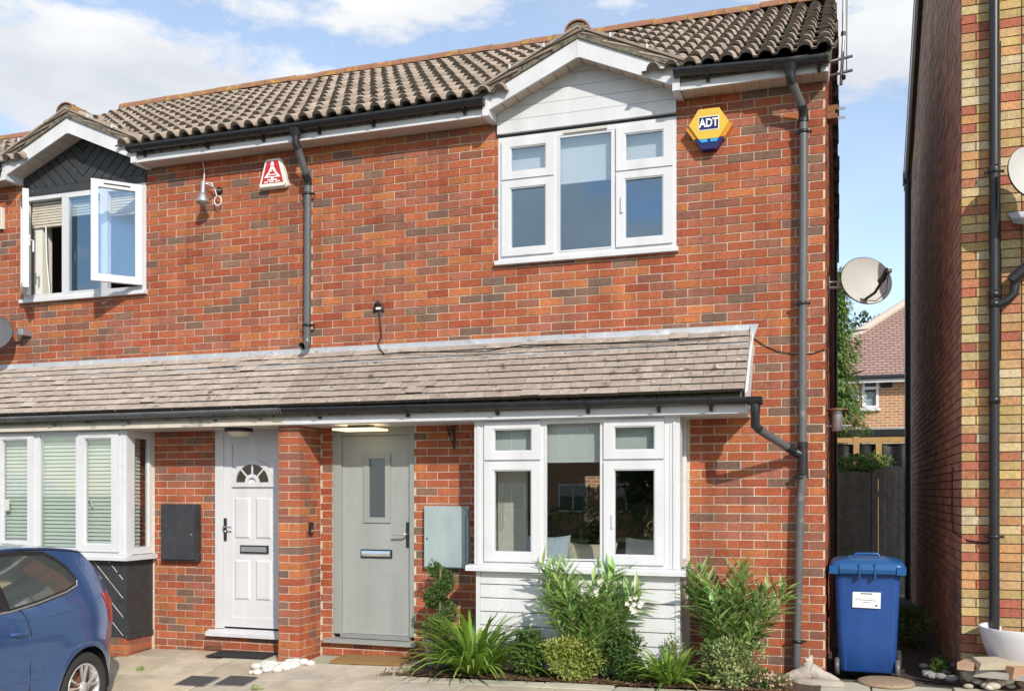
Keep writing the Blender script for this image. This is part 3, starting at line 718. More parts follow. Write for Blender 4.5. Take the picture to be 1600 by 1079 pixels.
pd = part_at('patio_door', H_RIGHT)
for (p, q) in ((-4.45, -3.725), (-3.725, -3.0)):
    f = MB()
    for (a, b, c, d) in [(p, p+.08, .05, 2.1), (q-.08, q, .05, 2.1), (p+.08, q-.08, .05, .18), (p+.08, q-.08, 2.0, 2.1), (p+.08, q-.08, .95, 1.03)]: f.box(a, b, 6.05, 6.12, c, d)
    f.build('door_frame', 'white_plastic', pd)
gw = thing('garden_wall', (-5, 12.5, -.1), 'high brick garden wall seen through the grey door house', 'wall'); MB().box(-8, -1.6, 12.5, 12.75, -.2, 3.2).build('wall', 'far_brick', gw); MB().box(-8.05, -1.55, 12.45, 12.8, 3.2, 3.28).build('coping', 'soffit_beige', gw)
# ground floor bays
def bay(root, right, cols, glassm):
    m = (lambda x: x) if right else mx_
    a, b = sorted((m(-2.97), m(-1.14))); y = -.40
    bw = window_unit(root, a+.085, b-.085, .885, 2.165, y, cols, glassm, name='bay_window', sill=False)
    for (p, q) in ((a, a+.084), (b-.084, b)):
        MB().box(p, q, y-.004, y+.08, .885, 2.166).box(p+.028, q-.028, y-.014, y-.004, .885, 2.166).build('corner_post', 'white_plastic', bw)
    MB().prism([(y-.075, .832), (y-.075, .868), (y-.06, .878), (y+.02, .886), (y+.02, .832)], a-.06, b+.06, 'x').box(a-.06, a, y+.021, -.002, .832, .880).box(b, b+.06, y+.021, -.002, .832, .880).build('sill', 'white_plastic', bw)
    for x, s in ((a, 1), (b, -1)):        # narrow returns back to the wall
        x0, x1 = sorted((x, x+s*.05)); r = MB()
        for (p, q, z0, z1) in [(y+.081, y+.115, .887, 2.166), (-.06, -.002, .887, 2.166), (y+.115, -.06, .887, .96), (y+.115, -.06, 2.08, 2.166)]: r.box(x0, x1, p, q, z0, z1)
        r.build('return_frame', 'white_plastic', bw)
        MB().box((x0+x1)/2-.003, (x0+x1)/2+.003, y+.113, -.058, .958, 2.082).build('pane', glassm, bw)
    MB().box(a+.09, b-.09, y+.09, .28, .80, .845).build('window_board', 'white_plastic', bw)
    return bw, a, b
bw, a, b = bay(H_RIGHT, True, [
    (-2.872, -2.351, [('sash', 1.812, 2.14, (-2.789, -2.428, 1.884, 2.085)), ('sash', .915, 1.796, (-2.789, -2.43, .996, 1.723))]),
    (-2.32, -1.80, [('fixed', .91, 2.14, (-2.30, -1.822, .953, 2.125))]),
    (-1.786, -1.272, [('sash', 1.808, 2.14, (-1.703, -1.347, 1.880, 2.085)), ('sash', .915, 1.792, (-1.703, -1.347, .99, 1.72))])], 'pane_low')
for (p, q, z) in [(-2.86, -2.36, 1.80), (-2.32, -1.80, 1.79), (-1.78, -1.28, 1.80)]:
    k = MB().box(p, q, -.31, -.307, z, 2.15); k.tube([(p, -.308, z), (q, -.308, z)], .008, 6); k.build('roller_blind', 'blind_cloth', bw)
MB().box(-2.87, -2.60, -.05, .0, .9, 2.15).build('window_reveal', 'box_white', bw)
MB().tube([(-2.77, -.28, 1.72), (-2.77, -.28, 1.2), (-2.76, -.28, 1.17), (-2.745, -.28, 1.2), (-2.745, -.28, 1.72)], .004, 5).build('blind_chain', 'galvanised', bw)
MB().box(-1.715, -1.70, -.435, -.418, 1.22, 1.34).build('handle', 'white_plastic', bw)
ap = part_at('bay_apron', H_RIGHT)
for k in range(7):
    z = .83-.121*(k+1); MB().prism([(-.392, z+.004), (-.399, z+.008), (-.394, z+.118), (-.386, z+.1195), (-.37, z+.1195), (-.37, z+.004)], a+.055, b-.04, 'x').build('cladding_board', 'white_plastic', ap)
MB().box(a+.015, a+.053, -.404, -.36, -.02, .83).box(b-.038, b, -.404, -.36, -.02, .83).build('corner_trim', 'white_plastic', ap)
for k in range(7):
    z = .83-.121*(k+1); MB().box(b-.02, b-.004, -.358, -.006, z+.004, z+.1195).build('cladding_board', 'white_plastic', ap)
    MB().box(a+.02, a+.036, -.358, -.006, z+.004, z+.1195).build('cladding_board', 'white_plastic', ap)
MB().box(a+.04, b-.025, -.365, -.01, -.25, .8).build('apron_core', 'mortar', ap)

bl, a, b = bay(H_LEFT, False, [
    (-8.42, -7.951, [('sash', .915, 2.14, (-8.386, -8.03, 1.0, 2.09))]),
    (-7.90, -7.40, [('fixed', .91, 2.14, (-7.881, -7.406, .949, 2.12))]),
    (-7.367, -6.852, [('sash', .915, 2.14, (-7.291, -6.939, .991, 2.085))])], 'pane_low')
q = MB()
for k in range(30):
    z = 2.11-k*.040; q.prism([(-.322, z), (-.327, z+.003), (-.309, z+.0365), (-.305, z+.034)], a+.13, b-.13, 'x')
    q.prism([(b-.10, z), (b-.096, z+.003), (b-.113, z+.0365), (b-.117, z+.034)], -.28, -.08, 'y')
q.build('venetian_blind', 'slat', bl, kind='stuff')
for x in (-8.2, -7.1): MB().box(x-.12, x+.12, -.424, -.419, 2.108, 2.122).build('trickle_vent', 'cream_plastic', bl)
MB().tube([(-7.275, -.37, 1.46), (-7.25, -.36, 1.44), (-7.23, -.36, 1.37)], .010, 6).build('handle', 'white_plastic', bl)
MB().box(-8.37, -8.31, -.386, -.384, 1.33, 1.45).build('window_note', 'paper', bl)
ap = part_at('bay_apron', H_LEFT)
rect = [(a+.02, .05), (b-.05, .05), (b-.05, .826), (a+.02, .826)]
for k in range(-12, 16):
    d = k*.135; p = clip(rect, .707, .707, .707*(b+.4)+d+.127); p = clip(p, -.707, -.707, -(.707*(b+.4)+d))
    if len(p) > 2:
        db = MB().prism(p, -.394, -.37, 'y').build('diagonal_board', 'old_black', ap)
        e = clip(clip(rect, .707, .707, .707*(b+.4)+d+.131), -.707, -.707, -(.707*(b+.4)+d+.1295))
        if len(e) > 2:
            lo = min(e, key=lambda q_: q_[0]); hi = max(e, key=lambda q_: q_[0]); we = MB(); t = 0.
            while t < 1:
                t1 = min(1, t+R.uniform(.04, .22)); P_ = lambda k: (lo[0]+(hi[0]-lo[0])*k, lo[1]+(hi[1]-lo[1])*k); w_ = R.uniform(.001, .003)
                if R.random() < .86: we.prism([(P_(t)[0]-w_, P_(t)[1]-w_), (P_(t1)[0]-w_, P_(t1)[1]-w_), (P_(t1)[0]+w_, P_(t1)[1]+w_), (P_(t)[0]+w_, P_(t)[1]+w_)], -.3955, -.385, 'y')
                t = t1
            if we.v: we.build('worn_edge', 'old_paint', db, kind='stuff')
MB().box(b-.048, b, -.40, -.35, .05, .83).build('corner_post', 'old_black', ap)
MB().box(b-.012, b-.002, -.348, -.004, .06, .83).box(b-.014, b+.008, -.398, -.004, .03, .075).build('side_panel', 'old_black', ap)
MB().box(a+.03, b-.016, -.372, -.008, .04, .8).build('apron_core', 'old_black', ap)
MB().box(a+.03, b-.02, -.376, -.004, -.3, .045).build('plinth', 'mortar', ap)
for r in range(4):
    z = -.255+r*.075; x = b-.012; first = .10 if r % 2 else .215
    while x > a:
        w = first if first else .215; first = 0
        place('brick', brick_mesh(PAL_RED, pick(PAL_RED)), ap, Matrix.Translation((x-w/2, -.36, z+.033)) @ Matrix.Diagonal((w, .05, .065, 1))); x -= w+.01
    for (p, q) in ((-.33, -.20), (-.19, -.01)) if r % 2 else ((-.33, -.12), (-.11, -.01)):
        place('brick', brick_mesh(PAL_RED, pick(PAL_RED)), ap, Matrix.Translation((b-.035, (p+q)/2, z+.033)) @ Matrix.Diagonal((.05, q-p, .065, 1)))

# ------------------------------------------------------------------ doors
d = part_at('front_door', H_RIGHT)
MB().box(-4.617, -4.524, -.006, .10, .14, 2.165).box(-3.789, -3.743, -.006, .10, .14, 2.165).box(-4.524, -3.789, -.006, .10, 2.08, 2.165).build('door_frame', 'sage_frame', d)
leaf = MB()
for (p, q, r, s) in [(-4.522, -4.275, .145, 2.078), (-4.009, -3.791, .145, 2.078), (-4.275, -4.009, .145, 1.24), (-4.275, -4.009, 1.892, 2.078)]: leaf.box(p, q, .022, .07, r, s)
leaf = leaf.build('door_leaf', 'sage', d)
bd = MB(); 
for (p, q, r, s) in [(-4.285, -4.228, 1.23, 1.90), (-4.056, -4.0, 1.23, 1.90), (-4.228, -4.056, 1.23, 1.282), (-4.228, -4.056, 1.85, 1.90)]: bd.box(p, q, .008, .05, r, s)
bd.build('glazing_frame', 'sage_frame', leaf); MB().box(-4.23, -4.054, .024, .03, 1.28, 1.852).build('pane', 'frosted', leaf)
MB().box(-4.316, -3.984, .006, .024, .890, .970).build('letterbox_frame', 'car_dark', leaf); MB().prism([(.004, .905), (-.008, .93), (-.004, .958), (.01, .962), (.01, .905)], -4.304, -3.996, 'x').build('letterbox', 'chrome', leaf)
MB().box(-3.828, -3.797, .004, .023, 1.0, 1.24).build('handle_plate', 'car_dark', leaf); MB().tube([(-3.812, .01, 1.125), (-3.812, -.035, 1.125), (-3.83, -.045, 1.122), (-3.945, -.045, 1.117)], .010, 8).build('handle', 'chrome', leaf)
MB().box(-4.53, -3.785, -.02, .05, .105, .142).build('threshold', 'galvanised', d)
MB().prism([(-.075, .055), (-.075, .085), (.02, .103), (.02, .055)], -4.69, -3.70, 'x').build('sill', 'sage_frame', d)
MB().box(-4.62, -3.74, .10, .12, .1, 2.18).build('dark_lining', 'car_dark', d)

d = part_at('front_door', H_LEFT)
MB().box(-5.984, -5.886, -.006, .10, .13, 2.165).box(-5.21, -5.115, -.006, .10, .13, 2.165).box(-5.886, -5.21, -.006, .10, 2.10, 2.165).build('door_frame', 'door_white', d)
leaf = MB()
for (p, q, r, s) in [(-5.884, -5.79, .15, 2.10), (-5.30, -5.212, .15, 2.10), (-5.79, -5.30, 2.02, 2.10), (-5.79, -5.30, .15, .245)]: leaf.box(p, q, .005, .06, r, s)
leaf.box(-5.79, -5.30, .02, .06, .245, 2.02); leaf = leaf.build('door_leaf', 'door_white', d)
cx_, cz_ = -5.545, 1.625
def raised(p, q, r, s):
    k = MB(); i = .022
    k.add([(p,.021,r),(q,.021,r),(q,.021,s),(p,.021,s),(p+i,.006,r+i),(q-i,.006,r+i),(q-i,.006,s-i),(p+i,.006,s-i)], [(4,5,6,7),(0,1,5,4),(1,2,6,5),(2,3,7,6),(3,0,4,7)]); k.build('door_panel', 'door_white', leaf)
for (p, q, r, s) in [(-5.765, -5.575, 1.05, 1.475), (-5.515, -5.325, 1.05, 1.475), (-5.765, -5.575, .425, .84), (-5.515, -5.325, .425, .84)]: raised(p, q, r, s)
fan = MB(); arc = [(cx_+.245*cos(pi*k/20), cz_+.245*sin(pi*k/20)*.95) for k in range(21)]; inn = [(cx_+.195*cos(pi*k/20), cz_+.195*sin(pi*k/20)*.95) for k in range(21)]
for k in range(20): fan.prism([arc[k], arc[k+1], inn[k+1], inn[k]], -.004, .022, 'y')
fan.box(cx_-.245, cx_+.245, -.004, .022, cz_-.045, cz_)
for k in range(12):
    A, B = pi*k/12, pi*(k+1)/12; fan.prism([(cx_+.085*cos(A), cz_+.085*sin(A)), (cx_+.085*cos(B), cz_+.085*sin(B)), (cx_+.05*cos(B), cz_+.05*sin(B)), (cx_+.05*cos(A), cz_+.05*sin(A))], -.005, .022, 'y')
for A in (pi/4, pi/2, 3*pi/4):
    c, s = cos(A), sin(A); t = .008; fan.prism([(cx_+.08*c-t*s, cz_+.08*s+t*c), (cx_+.08*c+t*s, cz_+.08*s-t*c), (cx_+.2*c+t*s, cz_+.2*s-t*c), (cx_+.2*c-t*s, cz_+.2*s+t*c)], -.002, .021, 'y')
fan.build('fanlight_frame', 'door_white', leaf)
for k in range(4):
    A0, A1 = pi*k/4+.05, pi*(k+1)/4-.05; MB().prism([(cx_+.088*cos(A0), cz_+.088*sin(A0)), (cx_+.19*cos(A0), cz_+.18*sin(A0)), (cx_+.192*cos((A0+A1)/2), cz_+.182*sin((A0+A1)/2)), (cx_+.19*cos(A1), cz_+.18*sin(A1)), (cx_+.088*cos(A1), cz_+.088*sin(A1))], .008, .02, 'y').build('fanlight_pane', 'black_pane', leaf)
MB().box(-5.69, -5.362, .002, .022, .906, .986).build('letterbox_frame', 'car_dark', leaf); MB().box(-5.675, -5.377, -.008, .006, .920, .972).build('letterbox', 'galvanised', leaf)
MB().box(-5.875, -5.85, -.012, .006, 1.03, 1.26).build('handle_plate', 'car_dark', leaf); MB().tube([(-5.862, -.01, 1.175), (-5.862, -.05, 1.175), (-5.845, -.058, 1.172), (-5.75, -.058, 1.168)], .009, 8).lathe([(.0, -.02), (.014, -.02), (.014, 0), (0, 0)], (-5.862, 0, 1.125), 10, 'y').build('handle', 'chrome', leaf)
MB().prism([(-.07, .055), (-.07, .09), (.02, .128), (.02, .055)], -6.06, -5.06, 'x').build('sill', 'door_white', d)
MB().box(-5.98, -5.12, .10, .12, .1, 2.18).build('dark_lining', 'car_dark', d)
for (r, x0, z0, par) in [(H_LEFT, -6.12, -.045, 0), (H_RIGHT, -3.86, -.05, 0)]:
    q = MB().box(x0, x0+.215, -.010, .02, z0-.06, z0+.0, None)
    for k in range(4): q.box(x0+.01, x0+.205, -.018, -.008, z0-.052+k*.013, z0-.046+k*.013)
    q.build('air_brick', 'rust', r)

# ------------------------------------------------------------------ downpipes
def P3(u, v, Y): x, z = onY(u, v, Y); return (x, Y, z)
# right corner pipe of the grey door house
dp = MB(); PY = -.085
pts = [P3(1255.5, 178, PY), P3(1255.5, 300, PY), P3(1254, 600, PY), P3(1254, 700, PY)]
dp.tube(pts, .034, 14); dpo = dp.build('downpipe', 'grey_plastic', H_RIGHT)
MB().tube([P3(1255, 735, PY), P3(1251, 780, PY), P3(1247, 930, PY), (onY(1244, 1050, PY)[0], PY, .01)], .034, 14).build('lower_pipe', 'grey_plastic', dpo)
MB().tube([P3(1254, 690, PY), P3(1254.5, 742, PY)], .040, 14).tube([P3(1254, 692, PY), P3(1254, 698, PY)], .044, 14).tube([P3(1254, 733, PY), P3(1254, 740, PY)], .044, 14).tube([P3(1237, 703, -.11), P3(1254, 711, PY)], .037, 12).build('branch', 'black_plastic', dpo)
ox = onY(1235, 110, -.281)[0]
MB().tube([(ox, -.281, 5.01), (ox, -.281, 4.93), (ox+.004, -.27, 4.89)], .044, 14, r_end=.037).tube([(ox, -.281, 4.955), (ox+.002, -.278, 4.90), (ox+.016, -.255, 4.855)], .037, 12).build('outlet', 'black_plastic', dpo)
gutter_cuff = MB().lathe([(.058, -.14), (.063, -.14), (.063, .14), (.058, .14)], (ox, -.281, 5.04), 16, 'x', a0=pi, a1=2*pi).tube([(ox, -.281, 5.0), (ox, -.281, 4.93)], .062, 14, r_end=.040); gutter_cuff.build('running_outlet', 'black_plastic', dpo)
px = pts[0][0]
MB().tube([(ox+.012, -.262, 4.87), (px-.005, -.115, 4.70)], .034, 12).build('swan_neck', 'grey_plastic', dpo)
MB().tube([(px-.012, -.135, 4.72), (px-.002, -.10, 4.675), (px, PY, 4.61)], .039, 12).tube([(px, PY, 4.635), (px, PY, 4.595)], .042, 12).build('bend', 'black_plastic', dpo)
for v in (206, 474, 745, 1001):
    x, z = onY(1255.5-(v-200)*.009 if v < 760 else 1246.5, v, PY); clipbar(dpo, x, PY, z)
# lean-to gutter outlet and slanting pipe
gx0 = onY(1180, 640, -.541)[0]
jn = MB().tube([(gx0, -.541, 2.26), (gx0, -.541, 2.17)], .040, 12).tube([(gx0, -.541, 2.19), (gx0, -.541, 2.055), (gx0+.035, -.51, 2.025)], .036, 12)
jn.prism([(-.541+.066*cos(pi+pi*k/10), 2.285+.066*sin(pi+pi*k/10)) for k in range(11)]+[(-.541+.058*cos(2*pi-pi*k/10), 2.285+.058*sin(2*pi-pi*k/10)) for k in range(11)], gx0-.055, gx0+.055, 'x'); jn.build('outlet', 'black_plastic', dpo)
a_ = Vector((gx0+.02, -.52, 2.03)); b_ = Vector(P3(1240, 704, -.13))
MB().tube([a_, a_+(b_-a_)*.93], .034, 12).build('slanting_pipe', 'grey_plastic', dpo)
MB().tube([a_+(b_-a_)*.80, b_], .039, 12, r_end=.035).build('collar', 'black_plastic', dpo)
# pipe at the party line
q = part_at('downpipe', H_LEFT); px = onY(481.5, 300, -.07)[0]
ox = onY(462, 220, -.281)[0]
MB().tube([(px, -.07, onY(481, 265, -.07)[1]), (px-.01, -.07, onY(480, 535, -.07)[1])], .036, 14).build('pipe', 'grey_plastic', q)
MB().tube([(ox, -.281, 5.03), (ox, -.281, 4.96)], .060, 14, r_end=.042).tube([(ox, -.281, 4.98), (ox, -.278, 4.89), (ox+.012, -.255, 4.845)], .038, 12).build('outlet', 'black_plastic', q)
MB().tube([(ox+.01, -.26, 4.855), (px, -.10, 4.64)], .035, 12).build('swan_neck', 'grey_plastic', q)
MB().tube([(px-.006, -.13, 4.64), (px, -.08, 4.60), (px, -.07, 4.55)], .040, 12).build('bend', 'black_plastic', q)
zb = onY(480, 535, -.07)[1]
MB().tube([(px-.01, -.07, zb+.05), (px-.01, -.07, zb-.005), (px-.013, -.10, zb-.035), (px-.02, -.16, zb-.05)], .040, 12, caps=False).build('shoe', 'grey_plastic', q)
for v in (303, 508): clipbar(q, px-.004, -.07, onY(481, v, -.07)[1])
# rear corner gutter and pipe, seen down the alley
yR = 6.35; x = onY(1303, 500, yR)[0]
MB().tube([(x, yR, -.05), (x, yR, 5.15)], .05, 10).box(x-.16, x+.07, yR+.0, yR+.14, 5.12, 5.25).build('rear_downpipe', 'black_plastic', H_RIGHT)

# ------------------------------------------------------------------ yellow brick house across the alley
H_YEL = thing('brick_house', (1.9, .3, -.02), 'house of mottled yellow and orange brick with a black downpipe', 'house')
YX, YY = 1.07, .30
w = MB().box(YX+.006, 5.2, YY+.006, YY+.25, -.3, 6.4).build('wall', 'dark_mortar', H_YEL)
bricks = []
for r in range(86):
    z = -.165+r*.075; x = YX
    ws = [.345, .1] if False else ([.215, .215, .215] if r % 2 else [.1025, .215, .1025, .215])
    if r % 2: ws = [.215]*18
    else: ws = [.1025, .1025]+[.215]*17
    for wd in ws:
        if x > 2.2: break
        bricks.append((x, x+wd, z, z+.066)); x += wd+.009
brickwork(w, bricks, PAL_YEL, YY, 300, depth=.06, proud=.003)
sw = MB().prism([(YY+.26, -.3), (6.75, -.3), (6.75, 6.4), (3.55, 8.3), (YY+.26, 6.4)], YX+.006, YX+.25, 'x').build('side_wall', 'dark_mortar', H_YEL)
sb = lay(lambda z: [(YY+.062, 6.75)] if z < 6.35 else [(YY+.1+(z-6.35)/.6, 6.7-(z-6.35)/.6)], -.165, 110)
brickwork(sw, sb, PAL_SIDE, YX, 0, axis='x', sign=-1, proud=.004)
rf = MB().prism([(YY-.4, 6.2), (3.55, 8.42), (7.1, 6.25), (7.1, 6.15), (3.55, 8.30), (YY-.4, 6.1)], YX-.10, 5.4, 'x').build('roof', 'roof_tile', H_YEL)
MB().prism([(3.55, 8.30), (7.05, 6.16), (7.05, 5.98), (3.55, 8.12)], YX-.095, YX-.06, 'x').build('verge_board', 'white_plastic', rf)
xg = onY(1416, 250, 6.95)[0]
yR = 6.9; xp = onY(1419, 600, yR)[0]
MB().tube([(xp, yR, -.05), (xp, yR, 6.1)], .05, 10).box(xp-.07, YX+.2, yR-.05, yR+.13, 6.05, 6.22).build('rear_downpipe', 'black_plastic', H_YEL)
yp = YY-.075; xp = onY(1553.5, 500, yp)[0]
dp = MB().tube([(xp, yp, .0), (xp, yp, 6.2)], .040, 14).build('downpipe', 'black_plastic', H_YEL)
for v in (268, 838):
    clipbar(dp, xp, yp, onY(1553, v, yp)[1], .043)
for v in (460, 475, 265, 625):
    z = onY(1553, v, yp)[1]; MB().lathe([(.040, -.03), (.047, -.03), (.047, .03), (.040, .03)], (xp, yp, z), 14).build('pipe_collar', 'black_plastic', dp)
zb = onY(1553, 478, yp)[1]
MB().tube([(xp, yp, zb), (xp+.09, yp-.01, zb+.03), (xp+.145, yp-.01, zb+.09), (xp+.155, yp-.01, zb+.20)], .036, 12).tube([(xp+.12, yp-.02, zb+.19), (xp+.30, yp-.03, zb+.34)], .050, 12).build('waste_branch', 'black_plastic', dp)
MB().add([(xp+.10, YY-.005, 3.80), (xp+.9, YY-.005, 3.82), (xp+.9, YY-.35, 3.66), (xp+.30, YY-.36, 3.64), (xp+.13, YY-.05, 3.74), (xp+.9, YY-.35, 3.60), (xp+.30, YY-.36, 3.58), (xp+.14, YY-.05, 3.70)], [(0,1,2,3,4), (3,2,5,6), (4,3,6,7)]).build('porch_canopy', 'lead', H_YEL, fixn=False)

# ------------------------------------------------------------------ satellite dishes
def dish(loc, face, w, h, label, group=None, arm=True, wallx=None, rm='dish'):
    root = thing('satellite_dish', loc, label, 'satellite dish', group)
    z = Vector(face).normalized(); x = Vector((0,0,1)).cross(z).normalized(); y = z.cross(x); M = Matrix((( x.x,y.x,z.x,loc[0]),(x.y,y.y,z.y,loc[1]),(x.z,y.z,z.z,loc[2]),(0,0,0,1)))
    mb = MB(); n, rings = 36, 7; vs = [(0, 0, -.05)]; fs = []
    def rim(a):
        e = .88+.12*abs(cos(2*a)) ; return cos(a)*w/2*(1.0 if abs(cos(a)) < .9 else 1), sin(a)*h/2
    for r in range(1, rings+1):
        t = r/rings
        for k in range(n):
            a = 2*pi*k/n; p = rim(a); vs.append((p[0]*t, p[1]*t, -.05+.05*t*t))
    for k in range(n): fs.append((0, 1+k, 1+(k+1) % n))
    for r in range(rings-1):
        for k in range(n): fs.append((1+r*n+k, 1+(r+1)*n+k, 1+(r+1)*n+(k+1) % n, 1+r*n+(k+1) % n))
    mb.add(vs, fs, None, True); mb.xf(M); mb.build('reflector', rm, root, fixn=False)
    mb = MB(); 
    ring = [(rim(2*pi*k/n)[0], rim(2*pi*k/n)[1]) for k in range(n)]
    vs = [(p[0], p[1], .002) for p in ring]+[(p[0]*1.025, p[1]*1.025, -.004) for p in ring]+[(p[0]*1.01, p[1]*1.01, -.016) for p in ring]
    mb.add(vs, [(k, (k+1) % n, n+(k+1) % n, n+k) for k in range(n)]+[(n+k, n+(k+1) % n, 2*n+(k+1) % n, 2*n+k) for k in range(n)], None, True); mb.xf(M); mb.build('rim', 'dish_dark', root)
    mb = MB(); vs2 = [(p[0]*.99*t, p[1]*.99*t, -.062+.05*t*t) for t in (.33, .66, 1.) for p in ring]
    mb.add(vs2, [(r*n+k, (r+1)*n+k, (r+1)*n+(k+1) % n, r*n+(k+1) % n) for r in range(2) for k in range(n)]+[tuple(range(n))], None, True); mb.xf(M); mb.build('back', 'dish_dark', root)
    if arm:
        mb = MB().tube([(-.02, -h*.40, -.01), (.0, -h*.36, .12), (.0, -h*.20, .27)], .013, 8); mb.xf(M); mb.build('arm', 'dish_dark', root)
        mb = MB().tube([(0, -h*.20, .22), (0, -h*.16, .30)], .028, 12).tube([(0, -h*.18, .26), (0, -h*.06, .34), (0, -h*.12, .38)], .024, 10); mb.xf(M); mb.build('receiver', 'dish_dark', root)
        mb = MB().box(-.014, .014, -.014, .014, -.02, .02); mb.xf(M @ Matrix.Translation((0, -h*.08, .365))); mb.build('receiver_label', 'paper', root)
        mb = MB().tube([(0, -h*.14, .36), (.03, -h*.45, .25), (.02, -h*.52, .10), (-.05, -h*.42, -.01)], .004, 5); mb.xf(M); mb.build('cable', 'cable', root)
    if wallx is not None:
        b = M @ Vector((0, 0, -.06)); mb = MB().tube([(wallx, b.y+.05, b.z-.02), ((wallx+b.x)/2, b.y+.05, b.z-.02), tuple(b)], .016, 8).box(wallx-.004, wallx+.012, b.y-.03, b.y+.13, b.z-.09, b.z+.07)
        mb.tube([(wallx, b.y+.05, b.z+.035), (b.x-.02, b.y+.02, b.z+.02)], .010, 6); mb.build('wall_bracket', 'galvanised', root)
    return root
dx_, dz_ = onY(1354, 438, 1.0)
dish((dx_, 1.0, dz_), (.55, -1., .16), .50, .44, 'cream satellite dish on the side wall above the alley', wallx=.008)
x, z = onY(-14, 518, -.3)
dish((x, -.28, z), (.6, -1., .3), .40, .40, 'dark grey satellite dish fixed below the open upstairs window', arm=False, rm='grey_plastic')
MB().box(x-.02, x+.26, -.12, -.10, z-.01, z+.02).box(x+.20, x+.27, -.13, -.002, z-.02, z+.05).build('wall_bracket', 'galvanised', [o for o in bpy.data.objects if o.name == 'satellite_dish.001'][0])
x, z = onY(1612, 268, -.05)
dish((x, -.05, z), (.35, -1., .25), .36, .44, 'white satellite dish on the yellow brick wall', arm=False)

# ------------------------------------------------------------------ alarm boxes
x, z = onY(1107.5, 193, -.10); al = thing('alarm_box', (x, 0, z), 'yellow hexagonal alarm box with blue lettered square on red brick', 'alarm box')
hexa = [(x+.167*cos(pi*k/3), z+.155*sin(pi*k/3)) for k in range(6)]
def hexs(s, dz=0): return [(x+s*.167*cos(pi*k/3), z+dz+s*.150*sin(pi*k/3)) for k in range(6)]
hx = [(x-.087, z+.128), (x+.087, z+.128), (x+.170, z+.0), (x+.085, z-.128), (x-.085, z-.128), (x-.170, z+.0)]
MB().prism(hx, -.100, -.075, 'y').build('cover', 'alarm_yellow', al)
MB().prism([(x-.087, z+.128), (x+.087, z+.128), (x+.172, z), (x+.14, z-.05), (x-.14, z-.05), (x-.172, z)], -.075, -.0, 'y').build('body', 'alarm_amber', al)
for s in (-1, 1):
    MB().prism([(x+s*.170, z+.0), (x+s*.198, z-.022), (x+s*.128, z-.128), (x+s*.090, z-.122)], -.085, -.01, 'y').build('side_lens', 'alarm_amber', al)
    MB().prism([(x+s*.012, z-.130), (x+s*.082, z-.130), (x+s*.066, z-.156), (x+s*.012, z-.156)], -.098, -.06, 'y').build('strobe_window', 'alarm_cyan', al)
MB().prism([(x-.128, z-.118), (x+.128, z-.118), (x+.062, z-.212), (x-.062, z-.212)], -.090, -.002, 'y').build('strobe_base', 'alarm_navy', al)
MB().box(x-.086, x+.086, -.1025, -.100, z-.055, z+.062).build('badge_border', 'white_print', al)
bx = MB().box(x-.080, x+.080, -.1045, -.1025, z-.049, z+.056).build('badge', 'alarm_navy', al)
text_mesh('ADT', .098, 'lettering', 'white_print', Matrix.Translation((x, -.1055, z+.002)) @ FRONT @ Matrix.Diagonal((.80, 1, 1, 1)), bx, .0008)

x, z = onY(427, 271, -.06); al = thing('alarm_box', (x, 0, z), 'white trapezoid alarm box with red front beside the party downpipe', 'alarm box')
def trap(s, dz=0): return [(x-.155*s, z-.120*s+dz), (x-.140*s, z-.135*s+dz), (x+.140*s, z-.135*s+dz), (x+.155*s, z-.120*s+dz), (x+.085*s, z+.125*s+dz), (x+.065*s, z+.14*s+dz), (x-.065*s, z+.14*s+dz), (x-.085*s, z+.125*s+dz)]
MB().prism(trap(1.06), -.055, 0, 'y').build('body', 'box_white', al); MB().prism(trap(.98), -.075, -.055, 'y').build('cover', 'box_white', al)
rd = MB().prism([(x-.125, z-.10), (x+.125, z-.10), (x+.064, z+.12), (x-.064, z+.12)], -.0775, -.075, 'y').build('red_panel', 'box_red', al)
e = MB()
e.prism([(x-.022, z+.075), (x+.022, z+.075), (x+.012, z+.112), (x-.012, z+.112)], -.0795, -.0775, 'y')
e.prism([(x-.045, z+.012), (x-.012, z+.012), (x-.0, z+.05), (x+.012, z+.012), (x+.045, z+.012), (x+.016, z+.068), (x-.016, z+.068)], -.0795, -.0775, 'y')
for s in (-1, 1): e.prism([(x+s*.048, z+.008), (x+s*.026, z+.008), (x+s*.052, z-.045), (x+s*.095, z-.045)], -.0795, -.0775, 'y')
e.box(x-.052, x+.052, -.0795, -.0775, z-.022, z-.012); e.box(x-.05, x+.05, -.0795, -.0775, z-.045, z-.036); e.box(x-.012, x+.012, -.0795, -.0775, z-.062, z-.045); e.box(x-.055, x+.055, -.0795, -.0775, z-.074, z-.062)
e.build('emblem', 'white_print', rd)
q = MB(); k0 = x-.092
for w in [.012,.012,.012,0,.012,.012,.012,.012,0,.012,.012,.012,.012]:      # the illegible line of small print
    if w: q.box(k0, k0+.010, -.0795, -.0775, z-.094, z-.080)
    k0 += .0142
q.build('small_print', 'white_print', rd)

